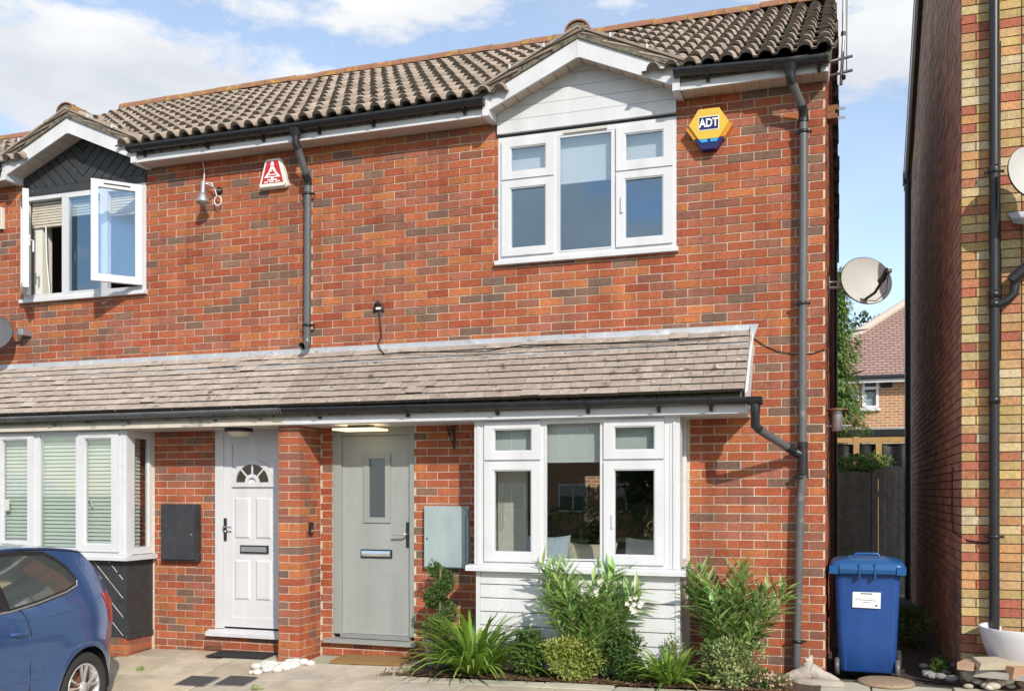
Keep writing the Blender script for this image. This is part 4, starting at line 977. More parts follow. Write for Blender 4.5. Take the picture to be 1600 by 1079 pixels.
# ------------------------------------------------------------------ security light with dangling cable
x, z = onY(319, 300, -.15); sl = thing('security_light', (x, 0, z), 'silver security spotlight on a wall arm with loose white cable', 'security light')
wx, wz = onY(344, 299, -.0)
MB().lathe([(.0, -.035), (.035, -.032), (.038, -.0), (.0, 0.)], (wx, 0, wz), 14, 'y').build('wall_plate', 'black_plastic', sl)
MB().tube([(wx, -.03, wz), (x+.05, -.15, wz+.03), (x, -.16, wz+.045)], .010, 8).build('arm', 'galvanised', sl)
MB().tube([(x, -.16, wz+.06), (x-.008, -.16, wz-.08)], .026, 10).build('sensor_body', 'galvanised', sl)
MB().lathe([(.026, .0), (.04, -.02), (.062, -.075), (.066, -.10), (.060, -.10), (.03, -.03)], (x-.005, -.165, wz-.055), 18).build('lamp_head', 'galvanised', sl)
hx_, hz_ = onY(314, 252, -.05)
loop = [(x+.10+.042*cos(a), -.06, wz-.115+.05*sin(a)) for a in [pi*.6+k*.45 for k in range(14)]]
MB().tube([(hx_, -.02, hz_), (hx_+.035, -.04, hz_-.10), (hx_+.045, -.06, hz_-.22), (x+.045, -.09, wz+.06), (x+.08, -.07, wz-.02)]+loop, .006, 6).build('cable', 'cable_white', sl)

# ------------------------------------------------------------------ meter cupboards, porch lamps, bell, basket bracket
mb_ = thing('meter_box', (-6.38, 0, .81), 'black meter cupboard on the wall beside the white door', 'meter box')
MB().box(-6.606, -6.156, -.07, 0, .812, 1.402).build('cabinet', 'old_black', mb_); MB().box(-6.59, -6.172, -.088, -.068, .83, 1.385).build('door', 'old_black', mb_)
MB().tube([(-6.21, -.088, 1.09), (-6.21, -.10, 1.09)], .010, 8).build('lock', 'galvanised', mb_)
mb_ = thing('meter_box', (-3.385, 0, .81), 'pale grey green meter cupboard between grey door and bay', 'meter box')
MB().box(-3.612, -3.163, -.06, 0, .812, 1.395).build('cabinet', 'meter_green', mb_); MB().box(-3.602, -3.19, -.078, -.058, .825, 1.38).build('door', 'meter_green', mb_)
MB().tube([(-3.575, -.078, 1.09), (-3.575, -.084, 1.09)], .008, 8).build('lock', 'car_dark', mb_)
for z in (.86, 1.33): MB().box(-3.187, -3.170, -.082, -.058, z-.025, z+.025).build('hinge', 'meter_green', mb_)

x0, _ = onY(527, 665, -.30); x1, _ = onY(593, 665, -.30)
pl = thing('porch_lamp', ((x0+x1)/2, -.3, 2.16), 'lit square panel lamp under the porch above the grey door', 'lamp')
MB().box(x0, x1, -.40, -.12, 2.108, 2.125).build('lit_panel', 'lit_panel', pl); MB().box(x0+.12, x1-.10, -.32, -.20, 2.126, 2.157).build('base', 'car_dark', pl)
x0, _ = onY(349, 664, -.30); x1, _ = onY(390, 664, -.30)
pl = thing('porch_lamp', ((x0+x1)/2, -.3, 2.16), 'dark rimmed bulkhead lamp under the porch above the white door', 'lamp')
c = (x0+x1)/2; MB().lathe([(0, .03), (.135, .03), (.14, 0.), (.12, -.005), (0, -.005)], (c, -.26, 2.127), 20).build('base', 'car_dark', pl); MB().lathe([(.115, -.004), (.10, -.03), (.06, -.05), (0, -.055)], (c, -.26, 2.127), 20).build('diffuser', 'lamp_glass', pl)
y_, z_ = -.22, 1.17; bl_ = thing('door_bell', (-4.755, -.2, z_), 'small black door bell on the brick pier beside the grey door', 'door bell')
MB().box(-4.752, -4.728, -.235, -.185, 1.115, 1.235).build('case', 'car_dark', bl_); MB().lathe([(0, .004), (.013, .004), (.013, 0)], (-4.729, -.21, 1.15), 12, 'x').build('button', 'galvanised', bl_)
x, z = onY(710, 680, 0.); hb = thing('basket_bracket', (x, 0, z), 'black wrought iron hanging basket bracket beside the bay', 'bracket')
MB().box(x-.012, x+.012, -.012, 0, z-.13, z+.13).build('back_bar', 'car_dark', hb)
MB().tube([(x, -.01, z+.11), (x, -.22, z+.11), (x, -.27, z+.10), (x, -.28, z+.13), (x, -.26, z+.145)], .007, 6).build('arm', 'car_dark', hb)
sc_ = []
for k in range(22): t = k/21; a = t*3.6*pi; r = .06*(1-t*.75); sc_.append((x, -.10-.015+r*cos(a), z+.03+r*sin(a)))
MB().tube(sc_, .005, 5).tube([(x, -.01, z-.09), (x, -.08, z-.05), (x, -.16, z+.02), (x, -.20, z+.10)], .005, 5).build('scroll', 'car_dark', hb)
x, z = onY(593, 481, 0.); hk = thing('wall_hook', (x, 0, z), 'small broken cable bracket on the wall above the porch roof', 'bracket')
MB().tube([(x-.045, -.012, z-.04), (x-.035, -.03, z+.03), (x+.0, -.04, z+.045), (x+.035, -.03, z+.03), (x+.045, -.012, z-.04)], .013, 6).build('clamp', 'car_dark', hk); MB().box(x-.02, x+.03, -.04, -.01, z-.02, z+.0).build('stub', 'box_white', hk)
q = [P3(593, 488, -.012), P3(595, 510, -.012), P3(597, 528, -.012), P3(591, 538, -.014), P3(596, 550, -.05), P3(602, 555, -.10), P3(640, 552, -.115), P3(700, 552, -.145), P3(760, 551, -.15), P3(820, 541, -.11), P3(880, 540, -.12), P3(960, 539, -.14), P3(1040, 536, -.14), P3(1100, 531, -.11), P3(1172, 527, -.05)]
q = [(a, b-.012, c+.012) for a, b, c in q]
solo(MB().tube(q, .006, 6), 'cable', 'cable', 'thin black cable lying along the top of the porch roof', 'cable')
q = [P3(1176, 527, -.012), P3(1195, 540, -.012), P3(1215, 549, -.012), P3(1240, 553, -.012), P3(1270, 552, -.012), P3(1288, 546, -.012)]
solo(MB().tube(q, .005, 6), 'cable', 'cable', 'sagging cable running behind the corner downpipe to the alley', 'cable')
q = [(1.085-.03, .9, 1.75), (1.05, .88, 1.30), (1.045, .70, 1.18), (1.05, .34, 1.165), (1.12, .285, 1.13), (1.25, .28, 1.11), (1.30, .24, 1.17)]
solo(MB().tube(q, .006, 6), 'cable', 'cable', 'thin dark cable looping round the yellow brick corner', 'cable')
solo(MB().tube([(xp+.055, YY-.012, 5.2), (xp+.05, YY-.012, 3.9), (xp+.06, YY-.012, 3.2), (xp+.055, YY-.012, 2.6)], .005, 6), 'cable', 'cable', 'thin cable running down beside the black pipe', 'cable')
q = []
for k in range(12): q.append((.02+.01*sin(k*1.7), .25+.02*k, 3.4-.27*k))
solo(MB().tube(q, .007, 6), 'cable', 'cable', 'black cable dropping down the side wall below the dish', 'cable')
# small alarm box cut by the frame, white and grey
x, z = onY(-4, 341, -.05); vb = thing('vent_cover', (x, 0, z), 'small grey wall box left of the open upstairs window', 'wall box')
MB().box(x-.12, x+.06, -.05, 0, z-.12, z+.12).build('case', 'box_white', vb); MB().box(x-.10, x+.045, -.056, -.05, z-.10, z+.10).build('grille', 'galvanised', vb)
# TV aerial beside the gable, rusty spiked bracket, lantern in the alley
x, z = onY(1318, 60, 2.2); ta = thing('aerial_mast', (x, 2.2, 4.9), 'slim grey aerial mast bracketed off the gable end', 'aerial')
x2, z2 = onY(1314, 133, 2.2); x3, z3 = onY(1319, -60, 2.2)
MB().tube([(x2, 2.2, z2), (x, 2.2, z), (x3, 2.2, z3)], .016, 8).build('mast', 'galvanised', ta); MB().tube([(x3+.03, 2.2, z3), (x+.03, 2.2, z-.35)], .005, 5).build('cable', 'cable', ta)
for v in (91, 113): zz = onY(1318, v, 2.2)[1]; MB().tube([(.0, 2.2, zz-.02), (x+.09, 2.2, zz+.01)], .015, 6).build('bracket', 'galvanised', ta)
for v in (53, 121): zz = onY(1318, v, 2.2)[1]; MB().tube([(x-.002, 2.2, zz-.02), (x-.002, 2.2, zz+.02)], .024, 8).build('clamp', 'black_plastic', ta)
x, z = onY(1299, 179, .5); rb = thing('wall_bracket', (x, .5, z), 'rust brown bracket with metal spikes on the gable wall', 'bracket')
MB().box(.008, .095, .44, .58, z-.055, z-.015).box(.008, .075, .44, .58, z-.015, z+.02).box(.008, .10, .44, .58, z+.02, z+.06).build('bracket_body', 'rust', rb)
for dz in (-.045, -.03, .035, .05): MB().tube([(.09, .5, z+dz), (.16, .5, z+dz)], .005, 5).build('spike', 'galvanised', rb)
x, z = onY(1308, 655, .35); wl = thing('wall_lantern', (x, .35, z), 'copper topped metal lantern bracketed to the alley wall', 'lantern')
MB().lathe([(.0, .10), (.02, .10), (.095, .085), (.10, .078), (.0, .078)], (x, .35, z), 18).build('hood', 'copper', wl); MB().lathe([(.046, .078), (.046, -.10), (.0, -.105)], (x, .35, z), 18).build('body', 'galvanised', wl)
MB().tube([(.005, .35, z-.055), (x+.12, .35, z-.055)], .008, 6).build('bracket', 'galvanised', wl)

# ------------------------------------------------------------------ behind the alley: gate, fence, far house
gy = 7.15
x0 = onY(1300, 740, gy)[0]; xm = onY(1361, 740, gy)[0]; x1 = onY(1421, 740, gy)[0]
fp = thing('fence_panel', ((x0+xm)/2, gy, -.05), 'dark weathered wooden fence panel beside the arched gate', 'fence')
n = 4; w = (xm-x0)/n
for i in range(n): MB().box(x0+i*w+.002, x0+(i+1)*w-.002, gy+R.uniform(-.006,.006), gy+.022, -.06, 1.83+R.uniform(-.006,.006)).build('board', 'wood_dark', fp)
for z in (.4, 1.5): MB().box(x0, xm-.01, gy+.03, gy+.07, z, z+.08).build('rail', 'wood_dark', fp)
gt = thing('garden_gate', ((xm+x1)/2, gy, -.05), 'dark wooden gate with a curved top across the alley', 'gate')
n = 6; w = (x1+.03-xm)/n
for i in range(n):
    a, b = xm+.012+i*w, xm+.012+(i+1)*w-.008; f = lambda x: 1.72+.20*math.sqrt(max(0, 1-((x-(xm+x1+.06)/2)/((x1-xm)/2+.06))**2))
    MB().prism([(a, 0.), (b, 0.), (b, f(b)), ((a+b)/2, f((a+b)/2)), (a, f(a))], gy-.015, gy+.012, 'y').build('board', 'wood_dark', gt)
for z in (.35, 1.45): MB().box(xm+.02, x1, gy+.03, gy+.07, z, z+.09).build('rail', 'wood_dark', gt)
# timber frame with black sheeting behind
fy = 10.5; z1 = onY(1360, 687, fy)[1]; xa = onY(1296, 690, fy)[0]; xb = onY(1440, 690, fy)[0]
tf = thing('timber_frame', ((xa+xb)/2, fy, -.05), 'pale new timber frame holding black sheeting behind the gate', 'frame')
MB().box(xa, xb, fy-.05, fy, z1-.045, z1+.045).build('top_rail', 'wood_new', tf)
for u in (1338, 1373): x = onY(u, 700, fy)[0]; MB().box(x-.05, x+.05, fy-.06, fy-.002, -.05, z1+.06 if u == 1338 else z1-.05).build('post', 'wood_new', tf)
sh = MB(); vs = []; n = 60
for i in range(n+1):
    x = xa+(xb-xa)*i/n
    for j in range(13): vs.append((x, fy+.03+.012*sin(j*2.2+i*.15)+.02*sin(i*.5), -.05+(z1-.02)*j/12))
sh.add(vs, [(i*13+j, (i+1)*13+j, (i+1)*13+j+1, i*13+j+1) for i in range(n) for j in range(12)], None, True); sh.build('black_sheet', 'black_sheet', tf)
# far house with a hipped roof
hy = 20.
fh = thing('brick_house', (2., hy, -.05), 'distant orange brick house with pink hipped tile roof', 'house')
ez = onY(1380, 590, hy)[1]; hx0 = -1.0
wx0, wz1 = onY(1347, 594, hy); wx1, wz0 = onY(1373, 637, hy); vx0, vz1 = onY(1318, 610, hy); vx1, vz0 = onY(1342, 634, hy)
wl_ = wall_with_holes(hx0, 9, -.3, ez, hy, hy+.3, [(wx0, wx1, wz0, wz1), (vx0, vx1, vz0, vz1)]).build('wall', 'far_brick', fh)
MB().box(hx0, hx0+.3, hy+.3, hy+8, -.3, ez).box(hx0, 9, hy+.9, hy+1., 0, ez).build('inner_wall', 'far_brick', fh)
rise = 3.6; ry = hy+4.
MB().add([(hx0-.35, hy-.35, ez), (9.3, hy-.35, ez), (9.3, ry, ez+rise), (hx0+4.4, ry, ez+rise), (hx0-.35, hy+8.3, ez), (9.3, hy+8.3, ez)], [(0,1,2,3), (0,3,4), (3,2,5,4)]).build('roof', 'far_tile', fh, fixn=False)
MB().tube([(hx0-.38, hy-.38, ez+.03), (hx0+4.4, ry, ez+rise+.06)], .13, 8).build('hip_tiles', 'soffit_beige', fh)
MB().box(hx0-.35, 9.3, hy-.42, hy-.33, ez-.16, ez-.02).build('fascia', 'white_plastic', fh); MB().tube([(hx0-.35, hy-.47, ez-.02), (9.3, hy-.47, ez-.02)], .06, 8).build('gutter', 'black_plastic', fh)
for (a, b, c, d) in [(wx0, wx1, wz0, wz1), (vx0, vx1, vz0, vz1)]:
    wn_ = part_at('window', fh); f = MB(); t = .07
    for (p, q_, r, s) in [(a, a+t, c, d), (b-t, b, c, d), (a+t, b-t, c, c+t), (a+t, b-t, d-t, d), (a+t, b-t, c+(d-c)*.66, c+(d-c)*.66+.08)]: f.box(p, q_, hy-.03, hy+.05, r, s)
    f.box(a-.05, b+.05, hy-.1, hy, c-.08, c-.01); f.build('frame', 'white_plastic', wn_); MB().box(a+t, b-t, hy+.02, hy+.03, c+t, d-t).build('pane', 'pane', wn_); MB().box(a+t, b-t, hy+.1, hy+.11, c+t, c+(d-c)*.6).build('curtain', 'blind_cloth', wn_)
vx, vz = onY(1385, 598, hy); MB().box(vx-.15, vx+.15, hy-.02, hy, vz-.13, vz+.13).build('vent', 'car_dark', fh)
# flat roofed extension in front of the far house
ex_z = onY(1380, 675, 15.)[1]; fx = thing('flat_roof_extension', (2., 15., -.05), 'low flat roofed extension with dark roof edge before the far house', 'building')
MB().box(-.3, 6, 15., 19.9, -.1, ex_z-.08).build('wall', 'far_brick', fx); MB().box(-.45, 6.2, 14.9, 19.95, ex_z-.08, ex_z+.06).build('roof_edge', 'black_plastic', fx); MB().box(-.4, 6.2, 14.95, 19.94, ex_z+.065, ex_z+.10).build('roof_felt', 'galvanised', fx)

# ------------------------------------------------------------------ foliage helpers
def leaf_quad(mb, p, d, up, ln, wd, col, fold=.25):
    d = d.normalized(); s = d.cross(up)
    if s.length < 1e-3: s = d.cross(Vector((1,.2,.1)))
    s.normalize(); u = s.cross(d)
    mid = p+d*ln*.45+u*(-fold*wd)
    mb.add([p, p+d*ln*.45+s*wd*.5, p+d*ln-u*ln*.06, p+d*ln*.45-s*wd*.5, mid], [(0,1,4), (1,2,4), (2,3,4), (3,0,4)], col)
def jit(c, v=.25, w=.06):
    k = R.uniform(1-v, 1+v); h = R.uniform(-w, w); return (max(.005, c[0]*k*(1+2*h)), max(.005, c[1]*k), max(.003, c[2]*k*(1-h)))
def rdir(up=0.): 
    while True:
        v = Vector((R.uniform(-1,1), R.uniform(-1,1), R.uniform(-1,1)))
        if .05 < v.length < 1: break
    v.normalize(); v.z += up; return v.normalized()
def bush(mb, c, rx, ry, rz, n, ln, wd, cols, clumps=14, fill=.55, up=.35):
    cl = []
    for _ in range(clumps):
        v = rdir(.1); r = R.uniform(.45, .85); cl.append((Vector((v.x*rx*r, v.y*ry*r, v.z*rz*r)), R.uniform(.28, .5), R.choice(cols)))
    for _ in range(n):
        cc, cr, col = R.choice(cl); v = rdir(); r = R.uniform(fill, 1.05)
        p = Vector(c)+cc+Vector((v.x*rx*cr*r, v.y*ry*cr*r, v.z*rz*cr*r))
        leaf_quad(mb, p, (v+rdir(up)*.8), rdir(1.), ln*R.uniform(.6, 1.25), wd*R.uniform(.7, 1.2), jit(col))
def strap_leaf(base, az, ln, wd, lean, droop, col, n=6):
    mb = MB(); vs = []; p = Vector(base); el = lean; h = Vector((cos(az), sin(az), 0)); s = Vector((-sin(az), cos(az), 0))
    for i in range(n+1):
        t = i/n; w = wd*(1-t**2.2)*(.55+.45*min(1, t*4)); dirv = h*cos(el)+Vector((0,0,1))*sin(el); nrm = -h*sin(el)+Vector((0,0,1))*cos(el)
        vs += [p+s*w*.5+nrm*w*.18, p, p-s*w*.5+nrm*w*.18]; p = p+dirv*(ln/n); el -= droop/n*(.4+1.2*t)
    mb.add(vs, [(3*i+a, 3*i+a+1, 3*i+a+4, 3*i+a+3) for i in range(n) for a in (0, 1)], col, True); return mb
def strap_plant(loc, n, ln, wd, label, cols, spread=.13, fwd=0):
    root = thing('strap_leaf_plant', loc, label, 'plant', 'strap leaved plants in the bed')
    for i in range(n):
        az = R.uniform(0, 2*pi); r = R.uniform(0, spread); l = ln*R.uniform(.55, 1.15); lean = R.uniform(.45, 1.45)
        mb = strap_leaf((loc[0]+r*cos(az), loc[1]+r*sin(az)*.6, loc[2]+.0), az+R.uniform(-.5,.5), l, wd*R.uniform(.7,1.2), lean, R.uniform(.9, 2.2), jit(R.choice(cols), .3))
        mb.build('leaf', 'leaf', root, colours=True, fixn=False)
    return root
def cane_plant(loc, stems, hgt, spread, ln, wd, label, cols, flowers=None, group=None, dens=15, whorl=3, name='oleander'):
    root = thing(name, loc, label, 'shrub', group); fo = MB(); st = MB(); tips = []
    for i in range(stems):
        az = 2*pi*i/stems+R.uniform(-.5,.5); sp_ = spread*R.uniform(.3, 1.); h = hgt*R.uniform(.65, 1.05)
        p0 = Vector(loc)+Vector((cos(az)*.06, sin(az)*.05, 0)); p3 = Vector(loc)+Vector((cos(az)*sp_, sin(az)*sp_*.55, h)); pm = p0.lerp(p3, .5)+Vector((-cos(az)*sp_*.18, -sin(az)*.05, h*.08))
        path = [p0*(1-t)**2+pm*2*t*(1-t)+p3*t*t for t in [k/8 for k in range(9)]]; st.tube(path, .008, 5, r_end=.004)
        for k in range(dens):
            t = .28+.72*k/(dens-1); j = min(7, int(t*8)); q = path[j].lerp(path[j+1], t*8-j); d = (path[j+1]-path[j]).normalized(); a0 = R.uniform(0, 6.28)
            for w in range(whorl):
                a = a0+w*2*pi/whorl; s = d.cross(Vector((cos(a), sin(a), .2))).normalized(); leaf_quad(fo, q, d*R.uniform(.5,1.0)+s*R.uniform(.6,1.), Vector((0,0,1)), ln*R.uniform(.6,1.15), wd*R.uniform(.8,1.2), jit(R.choice(cols), .3), .2)
        tips.append(path[-1])
    fo.build('foliage', 'leaf', root, colours=True, fixn=False, kind='stuff'); st.build('stems', 'stem', root)
    if flowers:
        for (p, n) in flowers:
            f = MB()
            for _ in range(n):
                c = Vector(p)+Vector((R.gauss(0,.03), R.gauss(0,.02), R.gauss(0,.028)))
                for k in range(5): a = k*1.2566+R.uniform(-.2,.2); leaf_quad(f, c, Vector((cos(a), -.35, sin(a))), Vector((0,-1,0)), .026, .020, (1,1,1), .1)
            f.build('flower_cluster', 'petal', root, fixn=False, kind='stuff')
    return root
def small_shrub(loc, rx, ry, rz, n, ln, wd, cols, label, name='shrub', group='low shrubs in the bed', up=.4, mat_='leaf'):
    root = thing(name, loc, label, 'shrub', group); fo = MB(); c = Vector(loc)+Vector((0,0,rz*.95)); bush(fo, c, rx, ry, rz, n, ln, wd, cols, clumps=22, up=up)
    fo.build('foliage', mat_, root, colours=True, fixn=False, kind='stuff'); st = MB()
    for i in range(9): a = i*.7; st.tube([Vector(loc), Vector(loc)+Vector((cos(a)*rx*.5, sin(a)*ry*.5, rz*R.uniform(.9,1.5)))], .006, 5, r_end=.003)
    st.build('stems', 'stem', root); return root
G_ = [(.20,.35,.05),(.26,.42,.06),(.15,.27,.045),(.34,.47,.10)]; GD = [(.06,.125,.028),(.09,.165,.036),(.13,.215,.05)]; GY = [(.33,.40,.07),(.25,.35,.055),(.44,.47,.13)]; GO = [(.18,.31,.08),(.25,.41,.10),(.32,.48,.14),(.43,.56,.24)]
def bedp(u, v): x, y, z = hit(u, v); return (x, min(y, -.50), ground(x, min(y, -.50))+.0)

# spiral topiary in a pot beside the bay
tx, tz = onY(688, 960, -.28); ty = -.30; tz0 = ground(tx, ty)
tp = thing('topiary_tree', (tx, ty, tz0), 'clipped spiral topiary in a grey pot beneath the pale meter cupboard', 'topiary')
MB().lathe([(0, .0), (.11, .0), (.14, .22), (.15, .23), (.15, .26), (.13, .26), (.12, .20), (0, .20)], (tx, ty, tz0), 22).build('pot', 'render_grey', tp); MB().tube([(tx, ty, tz0+.2), (tx+.01, ty, tz0+.90)], .013, 7).build('trunk', 'stem', tp)
fo = MB()
for i in range(4200):
    t = R.random(); a = t*2*pi*2.1+2.6; zz = tz0+.30+.60*t; rr = .095*(1-.35*t); cr = .082*(1-.2*t); c = Vector((tx+.005+rr*cos(a), ty+rr*sin(a), zz)); v = rdir(); leaf_quad(fo, c+v*cr*R.uniform(.6,1), v+rdir()*.7, rdir(), .026, .016, jit(R.choice(GD), .35))
fo.build('foliage', 'leaf', tp, colours=True, fixn=False, kind='stuff')
# broad leaved potted plant in front of it
bx, by_, bz = bedp(690, 1035); by_ = -.52; bx = onY(682, 1000, -.52)[0]
bp_ = thing('broad_leaf_plant', (bx, by_, bz), 'young broad leaved shrub with pale oval leaves beside the grey door sill', 'plant')
st = MB()
for i in range(7):
    az = R.uniform(0, 6.28); top = Vector((bx+.16*cos(az), by_+.07*sin(az), bz+R.uniform(.32,.52))); st.tube([(bx, by_, bz), tuple(top)], .007, 5, r_end=.004)
    for k in range(6):
        a = R.uniform(0, 6.28); lf = MB(); d = Vector((cos(a), sin(a)*.7, R.uniform(.1,.7))); p = Vector((bx, by_, bz)).lerp(top, R.uniform(.6, 1.)); leaf_quad(lf, p, d, Vector((0,0,1)), R.uniform(.11,.16), R.uniform(.045,.062), jit((.30,.38,.13), .25)); lf.build('leaf', 'leaf', bp_, colours=True, fixn=False)
st.build('stems', 'stem', bp_)
for (u, n, ln, lab, y) in [(738, 240, .70, 'large clump of arching strap leaves in front of the bay corner', -.60), (1045, 130, .42, 'smaller clump of strap leaves between box shrub and variegated shrub', -.62)]:
    x = onY(u, 1055, y)[0]; strap_plant((x, y, ground(x, y)), n, ln, .042, lab, G_ + [(.20,.30,.045)], .12)
x = onY(920, 1000, -.58)[0]; fz = lambda u, v, y: P3(u, v, y)
cane_plant((x, -.56, ground(x, -.56)), 28, .90, .50, .20, .040, 'tall oleander with narrow leaves and white flowers before the bay', GO, [(fz(922, 924, -.72), 8), (fz(936, 920, -.74), 6), (fz(994, 941, -.66), 7), (fz(985, 950, -.66), 4)], 'oleander shrubs', 13)
x = onY(1145, 1000, -.42)[0]
cane_plant((x, -.42, ground(x, -.42)), 24, .90, .45, .19, .042, 'leggy oleander with longer leaves between bay and corner downpipe', GO+[(.16,.22,.07)], None, 'oleander shrubs', 12)
for (u, rx, rz, n, cols, lab, y) in [(825, .19, .21, 2600, GD+[(.10,.17,.03)], 'dark green box shrub beside the large strap leaf clump', -.60), (893, .26, .19, 3600, GY, 'yellow green euonymus shrub beneath the white flowered oleander', -.66), (968, .22, .24, 3600, GD+[(.06,.12,.025)], 'upright dark box shrub right of the yellow euonymus', -.60)]:
    x = onY(u, 1050, y)[0]; small_shrub((x, y, ground(x, y)), rx, .14, rz, n, .034, .021, cols, lab)
x = onY(1150, 1050, -.62)[0]; small_shrub((x, -.62, ground(x, -.62)),   .27, .14, .20, 2200, .038, .026, [(.22,.30,.09),(.36,.42,.18),(.12,.2,.05)], 'pale variegated shrub at the foot of the leggy oleander')
x = onY(1205, 1062, -.60)[0]; rt = small_shrub((x, -.60, ground(x, -.60)), .15, .09, .06, 500, .025, .016, [(.14,.20,.06),(.25,.30,.12)], 'low mound of tiny pink flowers by the driftwood', name='flower_mound')
f = MB()
for _ in range(90):
    c = Vector((x+R.gauss(0,.09), -.60+R.gauss(0,.05), ground(x,-.6)+R.uniform(.04,.13)))
    for k in range(5): a = k*1.2566; leaf_quad(f, c, Vector((cos(a), -.3, sin(a))), Vector((0,-1,0)), .012, .010, (1,1,1), .1)
f.build('flowers', 'petal_pink', rt, fixn=False, kind='stuff')
x = onY(1050, 1000, -.50)[0]; small_shrub((x, -.50, ground(x, -.5)), .10, .06, .20, 260, .035, .014, [(.20,.24,.08),(.28,.28,.12)], 'thin wispy shrub against the white bay boards')
lt_ = MB()
for i in range(1500):
    x = R.uniform(-3.75, -.2); y = -.72+R.gauss(0, .035) if R.random() < .7 else R.uniform(-.7, -.05)
    leaf_quad(lt_, Vector((x, y, ground(x, y)+.018)), Vector((R.gauss(0,1), R.gauss(0,1), R.uniform(0,.4))), Vector((0,0,1)), R.uniform(.02,.05), R.uniform(.012,.025), jit(R.choice([(.22,.12,.06),(.30,.18,.09),(.14,.08,.045),(.38,.27,.17)])))
o = lt_.build('leaf_litter', 'leaf', None, colours=True, fixn=False); o['kind'] = 'stuff'; o['label'] = 'dry brown leaf litter on the bed and paving edge'; o['category'] = 'leaves'

for (u, v, lab) in [(221, 1047, 'tiny weed in a paving joint beside the car tail'), (400, 1078, 'tiny weed in a paving joint below the white cobbles'), (640, 1050, 'tiny weed at the paving edge beside the coir mat')]:
    x, y, z = hit(u, v); wd_ = thing('weed', (x, y, z), lab, 'weed', 'weeds in the paving'); f = MB(); bush(f, (x, y, z+.018), .05, .03, .028, 60, .022, .010, G_, 6); f.build('foliage', 'leaf', wd_, colours=True, fixn=False, kind='stuff')
# trees and plants down the alley
def tree(loc, hgt, crown, rx, n, ln, wd, cols, label, name='tree', droop=False, trunk_r=.12, group=None):
    root = thing(name, loc, label, 'tree', group); tk = MB(); L0 = Vector(loc); tk.tube([L0, L0+Vector((.05, 0, hgt*.5)), L0+Vector((0, 0, hgt*.92))], trunk_r, 8, r_end=.02)
    for i in range(9): a = i*2.4; z = hgt*(.4+.05*i); tk.tube([L0+Vector((0,0,z)), L0+Vector((cos(a)*rx*.6, sin(a)*rx*.6, z+(.1 if droop else .5)*rx))], .04, 5, r_end=.01)
    tk.build('trunk', 'bark', root); fo = MB(); z0 = loc[2]+hgt-crown
    if droop:
        for _ in range(n//26):
            t = R.random()**.8; a = R.uniform(0, 6.28); r = rx*(1-t*.85)*R.uniform(.5, 1.05); tip = Vector((loc[0]+r*cos(a), loc[1]+r*sin(a), z0+crown*t)); d = Vector((cos(a), sin(a), -.35))
            col = R.choice(cols)
            for k in range(26): q = tip-d*R.uniform(0, .45)+Vector((R.gauss(0,.06), R.gauss(0,.06), R.gauss(0,.04))); leaf_quad(fo, q, d+rdir()*.6+Vector((0,0,-.3)), Vector((0,0,1)), ln*R.uniform(.6,1.2), wd, jit(col))
    else: bush(fo, (loc[0], loc[1], z0+crown/2), rx, rx, crown/2, n, ln, wd, cols, clumps=40)
    fo.build('crown', 'leaf', root, colours=True, fixn=False, kind='stuff'); return root
x = onY(1305, 600, 12.)[0]
tree((x+.02, 12., -.05), 5.9, 4.6, 1.05, 12000, .14, .035, [(.17,.28,.06),(.13,.22,.05),(.24,.34,.10)], 'feathery light green conifer behind the alley beside the far house', 'conifer_tree', True)
x = onY(1368, 500, 27.)[0]
tree((x-.3, 26.5, -.05), 7.7, 3.2, 1.6, 1500, .22, .12, [(.035,.06,.02),(.05,.08,.025)], 'dark leafy tree rising behind the far hipped roof', 'leafy_tree')
iv = thing('ivy', (.5, 7.6, -.05), 'bright green climber spilling over the top of the dark fence', 'climber'); fo = MB(); bush(fo, (.43, 7.75, 1.88), .48, .25, .22, 1500, .075, .06, [(.16,.24,.05),(.24,.32,.10),(.10,.17,.03)], 20); fo.build('foliage', 'leaf', iv, colours=True, fixn=False, kind='stuff'); MB().tube([(.5, 7.75, 0), (.45, 7.75, 1.8)], .02, 6).build('stem', 'stem', iv)
al_ = thing('alley_weed', (.85, 2.6, 0), 'dark green weeds growing in the shaded alley behind the bin', 'plant'); fo = MB(); bush(fo, (.83, 2.4, .14), .16, .6, .22, 700, .05, .03, GD, 14); bush(fo, (.93, .5, .06), .09, .25, .10, 260, .04, .02, GD+G_, 8); fo.build('foliage', 'leaf', al_, colours=True, fixn=False, kind='stuff')

# ------------------------------------------------------------------ wheelie bin
bc = (.330, .27, ground(.335, .2)+.0); wb = thing('wheelie_bin', bc, 'blue plastic wheelie bin with white label standing in the alley', 'bin')
def rrect(w, d, r, n=4):
    o = []
    for (sx, sy, a0) in ((1,-1,-pi/2),(1,1,0),(-1,1,pi/2),(-1,-1,pi)):
        for k in range(n+1): a = a0+pi/2*k/n; o.append((sx*(w/2-r)+r*cos(a), sy*(d/2-r)+r*sin(a)))
    return o
def loft(mb, rings, col=None, smooth=True, cap=True):
    n = len(rings[0]); vs = [p for r in rings for p in r]; mb.add(vs, [(i*n+k, i*n+(k+1) % n, (i+1)*n+(k+1) % n, (i+1)*n+k) for i in range(len(rings)-1) for k in range(n)], col, smooth)
    if cap: mb.add(rings[0], [tuple(range(n))], col); mb.add(rings[-1], [tuple(range(n))], col)
prof = [(.045, .43, .44), (.06, .44, .46), (.30, .465, .50), (.60, .49, .535), (.80, .505, .56), (.86, .51, .57), (.862, .54, .60), (.90, .545, .605)]
mb = MB(); loft(mb, [[(bc[0]+x, bc[1]+y, bc[2]+z) for x, y in rrect(w, d, .05)] for z, w, d in prof]); mb.build('body', 'bin_blue', wb)
